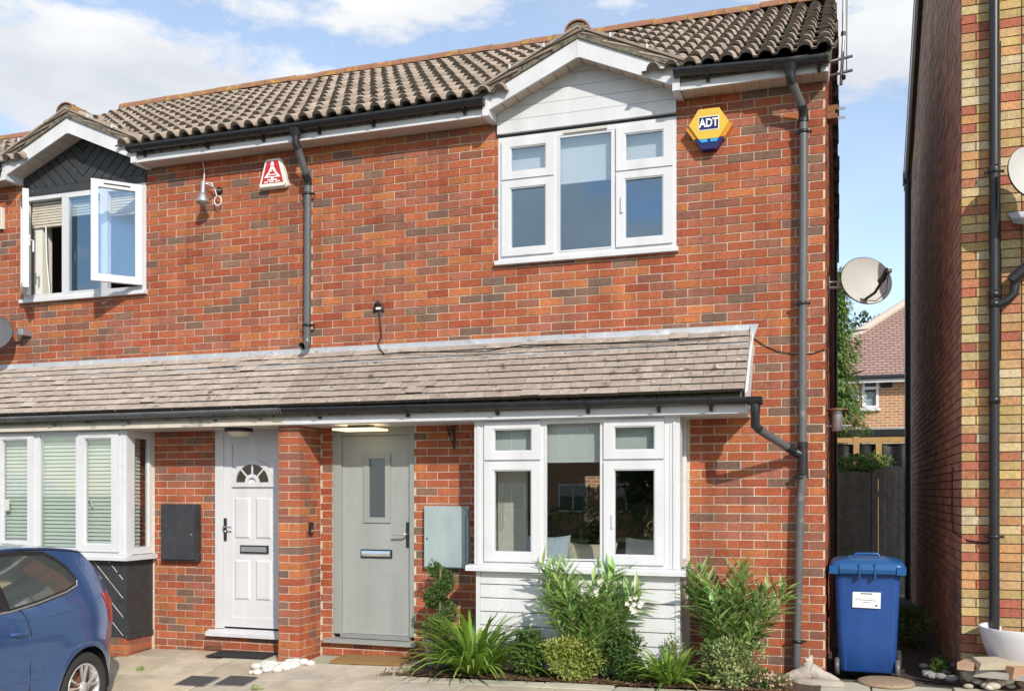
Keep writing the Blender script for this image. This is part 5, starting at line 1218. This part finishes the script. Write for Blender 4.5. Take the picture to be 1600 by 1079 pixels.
for s in (-1, 1):
    MB().add([(bc[0]+s*.155, bc[1]-.227, bc[2]+.06), (bc[0]+s*.172, bc[1]-.235, bc[2]+.06), (bc[0]+s*.190, bc[1]-.284, bc[2]+.84), (bc[0]+s*.165, bc[1]-.284, bc[2]+.84), (bc[0]+s*.155, bc[1]-.20, bc[2]+.06), (bc[0]+s*.172, bc[1]-.20, bc[2]+.06), (bc[0]+s*.190, bc[1]-.25, bc[2]+.84), (bc[0]+s*.165, bc[1]-.25, bc[2]+.84)], [(0,1,2,3), (1,5,6,2), (4,0,3,7), (3,2,6,7)]).build('rib', 'bin_blue', wb)
    q = MB(); q.lathe([(0, -.022), (.05, -.022), (.085, -.022), (.095, -.012), (.095, .012), (.085, .022), (0, .022)], (bc[0]+s*.255, bc[1]+.12, bc[2]+.095), 20, 'x'); wh = q.build('wheel', 'tyre', wb); MB().lathe([(0, .024), (.06, .024), (.055, 0)], (bc[0]+s*.255, bc[1]+.12, bc[2]+.095), 16, 'x').lathe([(0, -.024), (.06, -.024), (.055, 0)], (bc[0]+s*.255, bc[1]+.12, bc[2]+.095), 16, 'x').build('hub', 'grey_plastic', wh)
    q = MB(); q.lathe([(0, -.018), (.07, -.018), (.075, .0), (.07, .018), (0, .018)], (bc[0]+s*.235, bc[1]-.19, bc[2]+.08), 18, 'x'); q.build('wheel', 'grey_plastic', wb)
MB().tube([(bc[0]-.25, bc[1]+.12, bc[2]+.095), (bc[0]+.25, bc[1]+.12, bc[2]+.095)], .012, 8).build('axle', 'galvanised', wb)
mb = MB(); loft(mb, [[(bc[0]+x, bc[1]+y-.005, bc[2]+z) for x, y in rrect(w, d, .06)] for z, w, d in [(.895, .575, .63), (.905, .585, .64), (.945, .57, .62), (.965, .50, .55), (.985, .30, .34)]]); lid = mb.build('lid', 'bin_lid', wb)
MB().prism([(bc[1]-.335, bc[2]+.865), (bc[1]-.345, bc[2]+.90), (bc[1]-.33, bc[2]+.945), (bc[1]-.27, bc[2]+.95), (bc[1]-.30, bc[2]+.865)], bc[0]-.215, bc[0]+.215, 'x').build('lid_lip', 'bin_lid', lid)
for x in (-.06, .06): MB().prism([(bc[1]-.35, bc[2]+.83), (bc[1]-.352, bc[2]+.95), (bc[1]-.28, bc[2]+.95), (bc[1]-.29, bc[2]+.83)], bc[0]+x-.006, bc[0]+x+.006, 'x').build('lid_rib', 'bin_lid', lid)
for s in (-1, 1): MB().box(bc[0]+s*.26-.035, bc[0]+s*.26+.035, bc[1]-.33, bc[1]-.15, bc[2]+.86, bc[2]+.925).build('lid_corner', 'bin_lid', lid)
MB().tube([(bc[0]-.10, bc[1]-.10, bc[2]+.99), (bc[0]-.09, bc[1]-.10, bc[2]+1.015), (bc[0]+.09, bc[1]-.10, bc[2]+1.015), (bc[0]+.10, bc[1]-.10, bc[2]+.99)], .012, 8).build('lid_handle', 'bin_lid', lid)
MB().tube([(bc[0]-.22, bc[1]+.34, bc[2]+.95), (bc[0]+.22, bc[1]+.34, bc[2]+.95)], .016, 8).build('rear_handle', 'bin_blue', wb)
fyb = lambda z: bc[1]-(.25+(z-.30)/.30*.0175)-.003
za, zb = bc[2]+.585, bc[2]+.715
M = Matrix.Translation((bc[0]-.005, fyb(.65)-.002, (za+zb)/2)) @ Matrix.Rotation(radians(-2.9), 4, 'X') @ Matrix.Rotation(radians(1.2), 4, 'Y')
lb = MB().box(-.108, .108, -.002, .002, -.068, .068); lb.xf(M); lb = lb.build('label', 'paper', wb)
q = MB()
for (x, w, z, h) in [(-.045,.016,.048,.009),(-.027,.014,.048,.009),(-.011,.012,.048,.009),(.004,.018,.048,.009),(.024,.020,.048,.009)]+[(-.088+.0125*k, R.choice([.007,.010]), -.003-.00025*k, .0055) for k in range(14)]+[(-.03+.012*k, .008, -.022, .0055) for k in range(5)]+[(.066, .02, -.046, .012)]: q.box(x, x+w, -.0035, -.002, z-h/2, z+h/2)
q.xf(M); q.build('label_print', 'ink', lb)

# ------------------------------------------------------------------ stones
def pebble(loc, r, col, label, group, flat=.65, name='pebble'):
    mb = MB(); n, m = 9, 6; vs = []; ph = R.uniform(0, 6); st = [R.uniform(.85, 1.15) for _ in range(n)]
    for i in range(m+1):
        t = pi*i/m
        for k in range(n): a = 2*pi*k/n; rr = r*sin(t)*(1+.10*sin(2*a+ph)+.06*sin(3*a+t*2+ph)) if 0 < i < m else 0; vs.append((loc[0]+rr*cos(a)*1.15, loc[1]+rr*sin(a)*.9, loc[2]+r*flat*(1+cos(t))*.95-.01))
    mb.add(vs, [(i*n+k, i*n+(k+1) % n, (i+1)*n+(k+1) % n, (i+1)*n+k) for i in range(m) for k in range(n)], col, True)
    return solo(mb, name, 'stone', label, 'stone', group, colours=True)
for i in range(30):
    u = R.uniform(392, 486); v = 1052-(u-392)*.19+R.uniform(-7, 6) 
    if v < 1030: v = 1032
    x, y, z = hit(u, v)
    if x > -5.02 and y > -.44: y = -.45
    pebble((x, y, ground(x, y)+.004), R.uniform(.032, .062), (.62*R.uniform(.85,1.1), .60, .56), 'white cobble in the spill of stones before the brick pier', 'white cobbles by the pier')
for i in range(9):
    u = R.uniform(1440, 1492); v = R.uniform(1040, 1064); x, y, z = hit(u, v); k = R.uniform(.6, 1.)
    pebble((x, y, z), R.uniform(.03, .05), (.36*k, .34*k, .33*k), 'grey cobble at the alley mouth beside the yellow brick corner', 'grey cobbles in the alley')
for i in range(46):
    u = R.uniform(1508, 1600); v = R.uniform(1046, 1070) if u > 1535 else R.uniform(1025, 1068); k = R.uniform(.6, 1.1); y = .18-.45*(v-1025)/45+R.uniform(-.03,.03)
    x, z = onY(u, v, y)
    pebble((x, y, z-.03), R.uniform(.022, .055), R.choice([(.52*k,.46*k,.38*k),(.42*k,.38*k,.35*k),(.58*k,.52*k,.44*k),(.40*k,.28*k,.19*k)]), 'mixed cobble around the white bowl planter', 'cobbles around the bowl')
sheet(1.10, 2.3, -.34, .29, 30, 20, lambda x, y: ground(x, y)-.02+.15*sstep(-.34, .12, y)*sstep(1.08, 1.35, x)+.012*sin(x*23)*cos(y*19)).build('rubble_mound', 'soil', None, fixn=False, kind='structure')
# broken slabs and bricks near the bowl
for (u, v, w, d, h, rz, rx, col, lab) in [(1560, 1036, .36, .16, .05, .35, .25, (.42,.36,.26), 'broken sandstone slab leaning on the white bowl planter'), (1568, 1056, .40, .14, .05, -.25, -.1, (.34,.31,.28), 'flat grey slab piece lying on cobbles'), (1593, 1052, .22, .12, .08, .5, .1, (.42,.24,.15), 'rough brown stone beside the broken sandstone slab'), (1513, 1040, .20, .11, .06, 1.2, 0, (.46,.30,.20), 'weathered brick at the foot of the yellow wall')]:
    y = -.24 if v > 1045 else -.20; x, z = onY(u, v, y); z -= .03; mb = MB(); mb.add([(sx*w/2*R.uniform(.85,1.1), sy*d/2*R.uniform(.85,1.1), h*sz*R.uniform(.85,1.1)) for sz in (0,1) for sx, sy in ((-1,-1),(1,-1),(1,1),(-1,1))], [(0,3,2,1),(4,5,6,7),(0,1,5,4),(1,2,6,5),(2,3,7,6),(3,0,4,7)], col)
    mb.xf(Matrix.Translation((x, y-.02, z+.015)) @ Matrix.Rotation(rz, 4, 'Z') @ Matrix.Rotation(rx, 4, 'X')); solo(mb, 'stone_slab', 'stone', lab, 'stone', colours=True)
# white bowl planter
bx0 = onY(1529, 980, .02)[0]; rr = .34; c = (bx0+rr, .02, ground(1.6, 0)+.13)
bo = thing('bowl_planter', c, 'large white bowl planter before the yellow brick wall', 'planter')
MB().lathe([(0, 0), (.19, 0), (.215, .008), (.265, .09), (.305, .19), (.328, .28), (.34, .335), (.336, .345), (.322, .34), (.305, .26), (.26, .14), (.0, .12)], c, 44).build('bowl', 'bowl', bo)
MB().lathe([(0, 0), (.285, .0)], (c[0], c[1], c[2]+.22), 30).build('compost', 'soil', bo)
# driftwood
x, y, z = hit(1262, 1066); dw = MB()
def knob(path, rs):
    for i in range(len(path)-1): dw.tube([path[i], tuple((Vector(path[i])+Vector(path[i+1]))/2+Vector((R.uniform(-.01,.01), 0, R.uniform(-.01,.01)))), path[i+1]], rs[i], 9, r_end=rs[i+1])
knob([(x-.20, y, z+.02), (x-.10, y+.01, z+.05), (x+.02, y+.02, z+.10), (x+.10, y+.02, z+.06), (x+.24, y-.02, z+.03)], [.03, .05, .065, .05, .02]); knob([(x+.0, y+.02, z+.08), (x-.005, y+.02, z+.17), (x+.03, y+.02, z+.22)], [.055, .04, .012]); knob([(x-.12, y, z+.04), (x-.15, y-.06, z+.02)], [.04, .012])
solo(dw, 'driftwood', 'driftwood', 'bleached driftwood stump at the foot of the corner downpipe', 'driftwood')
x, y, z = hit(1310, 1071); mb = MB(); mb.lathe([(0, .03), (.14, .03), (.17, .02), (.175, 0)], (0, 0, 0), 14); mb.xf(Matrix.Translation((x-.15, y+.02, z)) @ Matrix.Diagonal((1.2, .5, 1.4, 1))); mb.c = [(.36,.32,.27)]*len(mb.v); solo(mb, 'flat_rock', 'stone', 'flat pale rock beside the driftwood stump', 'stone', colours=True)
x, y, z = hit(1384, 1067); solo(MB().lathe([(0, .028), (.19, .028), (.215, .02), (.22, 0), (0, 0)], (x, y, z), 40), 'stepping_stone', 'pebbled', 'round pebble textured stepping stone in front of the blue bin', 'stepping stone')
# mats and drain covers
def flat(name, u0, u1, y0, y1, skew, h, m_, lab, cat, vref):
    x0 = onY(u0, vref, y0)[0]; x1 = onY(u1, vref, y0)[0]; q = MB(); z = [ground(x0, y0), ground(x1, y0), ground(x1+skew, y1), ground(x0+skew, y1)]
    P = [(x0, y0, z[0]+.008), (x1, y0, z[1]+.008), (x1+skew, y1, z[2]+.008), (x0+skew, y1, z[3]+.008)]; q.add(P+[(a, b, c+h) for a, b, c in P], [(0,3,2,1),(4,5,6,7),(0,1,5,4),(1,2,6,5),(2,3,7,6),(3,0,4,7)]); return q
solo(flat('m', 321, 412, -.36, -.06, -.02, .012, 0, '', '', 1024), 'door_mat', 'mat_black', 'flat black rubber door mat before the white door', 'door mat')
solo(flat('m', 515, 625, -.40, -.06, -.02, .026, 0, '', '', 1038), 'door_mat', 'coir', 'brown coir door mat before the grey door', 'door mat')
for (u, lab) in ((308, 'dark square drain cover nearer the car in the paving'), (370, 'dark square drain cover nearer the white cobbles in the paving')):
    x, y, z = hit(u, 1064); q = thing('drain_cover', (x, y, z), lab, 'drain cover', 'drain covers in the paving')
    mb = MB(); P = [(sx*.16, sy*.13) for sx, sy in ((-1,-1),(1,-1),(1,1),(-1,1))]; mb.add([(x+a, y+b, ground(x+a, y+b)+.007) for a, b in P], [(0,1,2,3)]); mb.build('frame', 'galvanised', q, fixn=False)
    mb = MB(); mb.add([(x+a*.9, y+b*.9, ground(x+a, y+b)+.011) for a, b in P], [(0,1,2,3)]); mb.build('cover', 'asphalt', q, fixn=False)

# ------------------------------------------------------------------ things behind the bay glass
def cushion(x, y, z, w, h, d, rz, m_, lab):
    mb = MB(); n = 12; vs = []
    for s in (-1, 1):
        for j in range(n+1):
            for i in range(n+1):
                a, b = 2*i/n-1, 2*j/n-1; t = max(0, (1-a**4)*(1-b**4))**.5; pin = 1-.10*(abs(a*b)); vs.append((a*w/2*(1-.08*(1-b*b)*abs(a)**6), s*d/2*t, b*h/2*(1-.10*(1-a*a)*abs(b)**6)))
    N = (n+1)**2; fs = [(s*N+j*(n+1)+i, s*N+j*(n+1)+i+1, s*N+(j+1)*(n+1)+i+1, s*N+(j+1)*(n+1)+i) for s in (0, 1) for j in range(n) for i in range(n)]
    mb.add(vs, fs, None, True); mb.xf(Matrix.Translation((x, y, z+h/2)) @ Matrix.Rotation(rz, 4, 'Z') @ Matrix.Rotation(radians(-14), 4, 'X')); return solo(mb, 'cushion', m_, lab, 'cushion')
cushion(-2.44, .02, .68, .46, .46, .14, .15, 'cushion_blue', 'pale blue cushion leaning behind the bay glass')
cushion(-2.02, .04, .64, .48, .44, .14, -.05, 'cushion_cream', 'cream cushion between two others behind the bay glass')
cushion(-1.50, .02, .67, .46, .46, .14, -.2, 'cushion_white', 'off white cushion at the right end of the bay seat')
so_ = thing('sofa', (-2.0, .5, .02), 'low dark sofa behind the cushions inside the bay window', 'sofa'); MB().box(-2.8, -1.25, .24, .95, .02, .48).build('seat', 'dark_room', so_); MB().box(-2.8, -1.25, .95, 1.1, .02, .8).build('back', 'dark_room', so_)
hx_ = onY(885, 800, .35)[0]; hp = thing('house_plant', (hx_, 1.3, .8), 'dark house plant in a vase standing inside the bay window', 'house plant')
tb = thing('side_table', (hx_, 1.3, .02), 'small dark table under the house plant inside the bay', 'table'); MB().box(hx_-.3, hx_+.3, 1.1, 1.5, .95, .99).build('table_top', 'wood_dark', tb)
for sx in (-.26, .26):
    for yy in (1.14, 1.46): MB().box(hx_+sx-.02, hx_+sx+.02, yy-.02, yy+.02, .02, .95).build('leg', 'wood_dark', tb)
MB().lathe([(0, 0), (.07, 0), (.09, .10), (.075, .17), (.085, .18)], (hx_, 1.3, .99), 18).build('vase', 'car_dark', hp); fo = MB(); bush(fo, (hx_, 1.3, 1.38), .26, .22, .20, 260, .10, .05, GD, 12); fo.build('foliage', 'leaf', hp, colours=True, fixn=False, kind='stuff')

# ------------------------------------------------------------------ parked car (tail towards the house)
CA = radians(7); GZ = -.384
MC = Matrix.Translation((-5.74, -2.07, GZ)) @ Matrix(((-sin(CA), cos(CA), 0, 0), (cos(CA), sin(CA), 0, 0), (0, 0, 1, 0), (0, 0, 0, 1)))   # local x: to the tail, y: outward to the right flank (towards the grey door), z up
car = thing('parked_car', (-6.6, -3.2, GZ), 'blue three door hatchback parked with its tail towards the black boarded bay', 'car')
HW = .84
def inset(s, z):
    i = 0.
    if z > .98: i += .30*(z-.98)+.22*(z-.98)**2
    if z < .55: i += .05*((.55-z)/.35)**2
    if .60 < z < .98: i += .018*((z-.79)/.19)**2-.018
    if s > -.1: i += .24*(max(0, s+.1)/.76)**2.8
    if s < -2.7: i += .30*((-2.7-s)/.62)**2.2
    for hx in (0., -2.47):
        r = math.hypot(s-hx, z-.30)
        if .33 < r < .52 and z < .75: i -= .022*(1-abs(r-.39)/.13 if abs(r-.39) < .13 else 0)
    return i
TOP = [(.56,.24),(.64,.34),(.665,.50),(.655,.62),(.61,.70),(.575,.80),(.54,.92),(.50,1.02),(.40,1.17),(.29,1.29),(.20,1.37),(.15,1.415),(.02,1.44),(-.25,1.468),(-.6,1.483),(-1.0,1.478),(-1.35,1.445),(-1.65,1.37),(-1.95,1.25),(-2.2,1.11),(-2.38,1.0),(-2.6,.95),(-2.9,.88),(-3.1,.79),(-3.22,.68),(-3.28,.55),(-3.30,.40),(-3.24,.24)]
BOT = []
def arch(h, r=.345): return [(h+r*cos(a), .30+r*sin(a)) for a in [pi*.955*(1-k/14)+.07 for k in range(15)]]
BOT = [(-3.0,.20)]+arch(-2.47)+[(-2.05,.19),(-1.6,.185),(-1.0,.185),(-.5,.20)]+arch(0.)+[(.45,.22)]
loop = TOP+BOT
def car_side():
    pts = [Vector(p) for p in loop]; n = len(pts); edges = [(i, (i+1) % n) for i in range(n)]; extra = []
    def inside(x, z):
        c = False; j = n-1
        for i in range(n):
            if (loop[i][1] > z) != (loop[j][1] > z) and x < (loop[j][0]-loop[i][0])*(z-loop[i][1])/(loop[j][1]-loop[i][1])+loop[i][0]: c = not c
            j = i
        return c
    x = -3.2
    while x < .66:
        z = .22
        while z < 1.48:
            if inside(x, z) and min(math.hypot(x-p[0], z-p[1]) for p in loop) > .03: extra.append(Vector((x, z)))
            z += .05
        x += .06
    v, e, f, *_ = delaunay_2d_cdt(pts+extra, edges, [list(range(n))], 1, 1e-5)
    return v, f
cv, cf = car_side(); mb = MB(); W2 = 2*HW
def prof_pt(s, z, side): i = inset(s, z); return (s, -i if side > 0 else -W2+i, z)
for side in (1, -1): mb.add([prof_pt(p.x, p.y, side) for p in cv], cf, None, True)
NB = 14; rows = []
for (s, z) in TOP:
    row = []
    for k in range(NB+1):
        t = 2*k/NB-1; i = inset(s, z); y = -HW-(HW-i)*(-t) if True else 0; crown = (1-t*t); bs = 0.; bz = 0.
        if z > 1.36: bz = .035*crown
        elif s > -.05: bs = .10*crown*(1 if z < 1.0 else .7)
        elif s < -2.3 and z > .7: bz = .05*crown
        elif s < -2.9: bs = -.12*crown
        row.append((s+bs, y, z+bz))
    rows.append(row)
vs = [p for r in rows for p in r]; mb.add(vs, [(i*(NB+1)+k, i*(NB+1)+k+1, (i+1)*(NB+1)+k+1, (i+1)*(NB+1)+k) for i in range(len(rows)-1) for k in range(NB)], None, True)
mb.xf(MC)
me_o = mb.build('body', 'car_paint', car); bm = bmesh.new(); bm.from_mesh(me_o.data); bmesh.ops.remove_doubles(bm, verts=bm.verts, dist=.0008); bmesh.ops.recalc_face_normals(bm, faces=bm.faces); bm.to_mesh(me_o.data); bm.free(); me_o.data.set_sharp_from_angle(angle=radians(38))
def patch(poly, out_, name, m_, parent, thick=.004, side=1, sub=.06):
    """a panel lying on the car's flank, following its curve"""
    P = []; n = len(poly)
    for i in range(n):
        a, b = poly[i], poly[(i+1) % n]; k = max(1, int(math.hypot(b[0]-a[0], b[1]-a[1])/sub)); P += [(a[0]+(b[0]-a[0])*j/k, a[1]+(b[1]-a[1])*j/k) for j in range(k)]
    n = len(P); ex = []
    xs = [p[0] for p in P]; zs = [p[1] for p in P]; x = min(xs)+sub
    def inside(x, z):
        c = False; j = n-1
        for i in range(n):
            if (P[i][1] > z) != (P[j][1] > z) and x < (P[j][0]-P[i][0])*(z-P[i][1])/(P[j][1]-P[i][1])+P[i][0]: c = not c
            j = i
        return c
    while x < max(xs):
        z = min(zs)+sub
        while z < max(zs):
            if inside(x, z) and min(math.hypot(x-p[0], z-p[1]) for p in P) > .02: ex.append(Vector((x, z)))
            z += sub
        x += sub
    v, e, f, *_ = delaunay_2d_cdt([Vector(p) for p in P]+ex, [(i, (i+1) % n) for i in range(n)], [list(range(n))], 1, 1e-5)
    q = MB(); 
    for sd in ((1, -1) if side == 0 else (side,)):
        q.add([(p.x, (-inset(p.x, p.y)+out_) if sd > 0 else (-W2+inset(p.x, p.y)-out_), p.y) for p in v], f, None, True)
        m_n = len(P); rim = [(p[0], (-inset(*p)+out_) if sd > 0 else (-W2+inset(*p)-out_), p[1]) for p in P]; rin = [(p[0], p[1]-(.012 if sd > 0 else -.012), p[2]) for p in rim]
        q.add(rim+rin, [(i, (i+1) % m_n, m_n+(i+1) % m_n, m_n+i) for i in range(m_n)])
    q.xf(MC); return q.build(name, m_, parent, fixn=False)
QW = [(-.865, 1.055), (-.55, 1.085), (-.20, 1.135), (-.075, 1.17), (-.06, 1.20), (-.12, 1.28), (-.22, 1.36), (-.32, 1.405), (-.55, 1.42), (-.93, 1.425)]
def grow(poly, d):
    cx = sum(p[0] for p in poly)/len(poly); cz = sum(p[1] for p in poly)/len(poly); o = []
    n = len(poly)
    for i in range(n):
        a, b, c = Vector(poly[i-1]), Vector(poly[i]), Vector(poly[(i+1) % n]); e1 = (b-a).normalized(); e2 = (c-b).normalized(); nn = Vector((e1.y+e2.y, -e1.x-e2.x)); nn.normalize(); o.append((b.x+nn.x*d, b.y+nn.y*d))
    return o
patch(grow(QW, .038), .003, 'window_seal', 'car_dark', car); qs = patch(grow(QW, .014), .006, 'quarter_trim', 'black_plastic', car)
MATS['car_window'] = None; del MATS['car_window']
mcw = mat('car_window', (.05,.065,.065), rough=.02, spec=1., coat=1.)
patch(QW, .008, 'quarter_window', 'car_window', car)
DW = [(-1.98, 1.04), (-1.0, 1.045), (-.97, 1.05), (-1.03, 1.425), (-1.38, 1.405), (-1.62, 1.34), (-1.85, 1.22)]
patch(grow(DW, .03), .003, 'window_seal', 'car_dark', car); patch(DW, .008, 'door_window', 'car_window', car)
patch([(-.955, 1.045), (-.885, 1.05), (-.955, 1.43), (-1.015, 1.43)], .010, 'door_pillar', 'car_dark', car)
def line(pts, r, out_, name, m_):
    q = MB(); q.tube([(s, -inset(s, z)+out_, z) for s, z in pts], r, 6); q.xf(MC); return q.build(name, m_, car)
line([(-1.2, 1.028), (-.86, 1.032), (-.55, 1.062), (-.20, 1.112), (-.06, 1.148), (-.035, 1.19)], .008, .004, 'window_trim', 'galvanised')
line([(-.80, 1.045), (-.76, 1.02), (-.715, .96), (-.685, .85), (-.675, .6), (-.675, .42), (-.70, .24)], .0045, .000, 'door_gap', 'car_dark')
line([(-.55, .478), (-.9, .485), (-1.6, .49), (-2.05, .485)], .010, -.002, 'side_crease', 'car_paint')
line([(.33, .60), (.40, .635), (.50, .655), (.60, .66), (.66, .655)], .0035, -.001, 'bumper_seam', 'car_dark')
line([(-2.0, .93), (-1.4, .945), (-.7, .95), (-.2, .955), (.22, .985)], .006, -.002, 'shoulder_crease', 'car_paint')
line([(.16, 1.405), (.02, 1.425), (-.25, 1.452), (-.6, 1.466), (-1.0, 1.461)], .006, .001, 'roof_seam', 'car_dark')
q = MB(); rg = []
for (s_, z_) in ((.47, 1.07), (.40, 1.165), (.30, 1.275), (.215, 1.35)):
    rg += [(s_+.012+.07*(1-(2*k/8-1)**2), -HW-(HW-inset(s_, z_)-.10)*(-(2*k/8-1)), z_) for k in range(9)]
q.add(rg, [(i*9+k, i*9+k+1, (i+1)*9+k+1, (i+1)*9+k) for i in range(3) for k in range(8)], None, True); q.xf(MC); q.build('rear_window', 'car_window', car)
q = MB(); q.box(.12, .27, -W2+.28, -.28, 1.392, 1.415); q.xf(MC); q.build('spoiler', 'car_paint', car)
q = MB(); q.box(.70, .715, -HW-.26, -HW+.26, .70, .81); q.xf(MC); q.build('number_plate', 'alarm_yellow', car)
tl = [(.385, .80), (.36, .86), (.30, 1.00), (.265, 1.055), (.30, 1.06), (.40, 1.04), (.50, .98), (.535, .90), (.545, .80), (.47, .775)]
patch(tl, .006, 'tail_light', 'tail_red', car, side=1, sub=.04); patch(tl, .006, 'tail_light', 'tail_red', car, side=-1, sub=.04)
q = MB().tube([(-.90, .012, .865), (-.87, .040, .868), (-.78, .042, .868), (-.745, .012, .866)], .014, 8); q.xf(MC); q.build('door_handle', 'car_paint', car)
q = MB().lathe([(0, .003), (.055, .003), (.06, -.004)], (-.83, .0, .86), 20, 'y'); q.xf(MC); q.build('handle_recess', 'car_dark', car)
for (h, sd) in ((0., 1), (0., -1), (-2.47, 1), (-2.47, -1)):
    yc = -.105 if sd > 0 else -W2+.105
    q = MB(); pr = [(.205, -.08), (.235, -.095), (.285, -.09), (.300, -.06), (.301, .06), (.288, .088), (.24, .097), (.205, .08), (.20, .0), (.205, -.08)]
    q.lathe(pr, (h, yc, .30), 40, 'y'); q.xf(MC); wh = q.build('wheel', 'tyre', car)
    q = MB(); q.lathe([(.206, -.08), (.206, .08), (.195, .085), (.186, .075), (.182, -.05)], (h, yc, .30), 36, 'y')
    for k in range(5):
        for dd in (-.16, .16):
            a = k*2*pi/5+.3; yo = yc+sd*.078
            p = [(.045, a+dd*.9), (.045, a+dd*.2), (.19, a+dd*1.25-.055), (.19, a+dd*1.25+.055)] 
            P = [(h+r*cos(t), .30+r*sin(t)) for r, t in p]; q.prism([P[0], P[1], P[2], P[3]] if True else P, yo-.014, yo+.006*sd, 'y')
    q.lathe([(0, .012*sd), (.045, .010*sd), (.055, -.01*sd), (.05, -.03*sd)], (h, yc+sd*.078, .30), 20, 'y'); q.xf(MC); q.build('rim', 'alloy', wh)
    q = MB().lathe([(0, .0), (.13, .0), (.13, -.02*sd), (0, -.02*sd)], (h, yc+sd*.02, .30), 24, 'y'); q.xf(MC); q.build('brake_disc', 'rust', wh)
    q = MB(); q.lathe([(.342, -.0), (.342, -.30*sd), (.0, -.30*sd)], (h, -.03 if sd > 0 else -W2+.03, .30), 28, 'y', a0=-.15, a1=pi+.15); q.xf(MC); q.build('wheel_well', 'car_dark', car)
q = MB().box(-3.1, .45, -W2+.12, -.12, .17, .24); q.xf(MC); q.build('underbody', 'car_dark', car)

# ------------------------------------------------------------------ across the street (mirrored in the glass)
oh = thing('brick_house', (-12, -36, -.47), 'brick house across the street, mirrored in the bay glass', 'house')
MB().box(-17, -8.5, -42, -36, -.5, 5.2).build('wall', 'far_brick', oh); MB().prism([(-35.6, 5.1), (-39, 7.8), (-42.4, 5.1)], -17.3, -8.2, 'x').build('roof', 'far_tile', oh)
for x in (-15.5, -12.5, -10):
    for z in (.6, 3.2):
        wn_ = part_at('window', oh); MB().box(x, x+1.4, -36, -35.93, z, z+1.3).build('frame', 'white_plastic', wn_)
        for k in range(2): MB().box(x+.08+k*.66, x+.66+k*.66, -35.95, -35.915, z+.08, z+1.22).build('pane', 'car_window', wn_)
for (x, y, h, c, rx, lab) in [(-7., -31, 5.6, 4.6, 2.0, 'round street tree opposite the grey door house'), (-4.5, -33, 6.2, 5.2, 2.3, 'taller street tree opposite the yellow brick house'), (-19, -33, 6.5, 5., 2.6, 'broad street tree beside the house opposite')]:
    tree((x, y, -.47), h, c, rx, 5200, .30, .17, [(.05,.09,.02),(.08,.13,.03),(.035,.07,.02)], lab, 'street_tree', group='street trees opposite')
hd = thing('garden_hedge', (-9, -29, -.47), 'dark clipped hedge across the street', 'hedge'); fo = MB()
for k in range(9): bush(fo, (-16+k*1.8, -29, .25), 1.1, .5, .75, 700, .14, .09, GD, 12)
fo.build('foliage', 'leaf', hd, colours=True, fixn=False, kind='stuff')
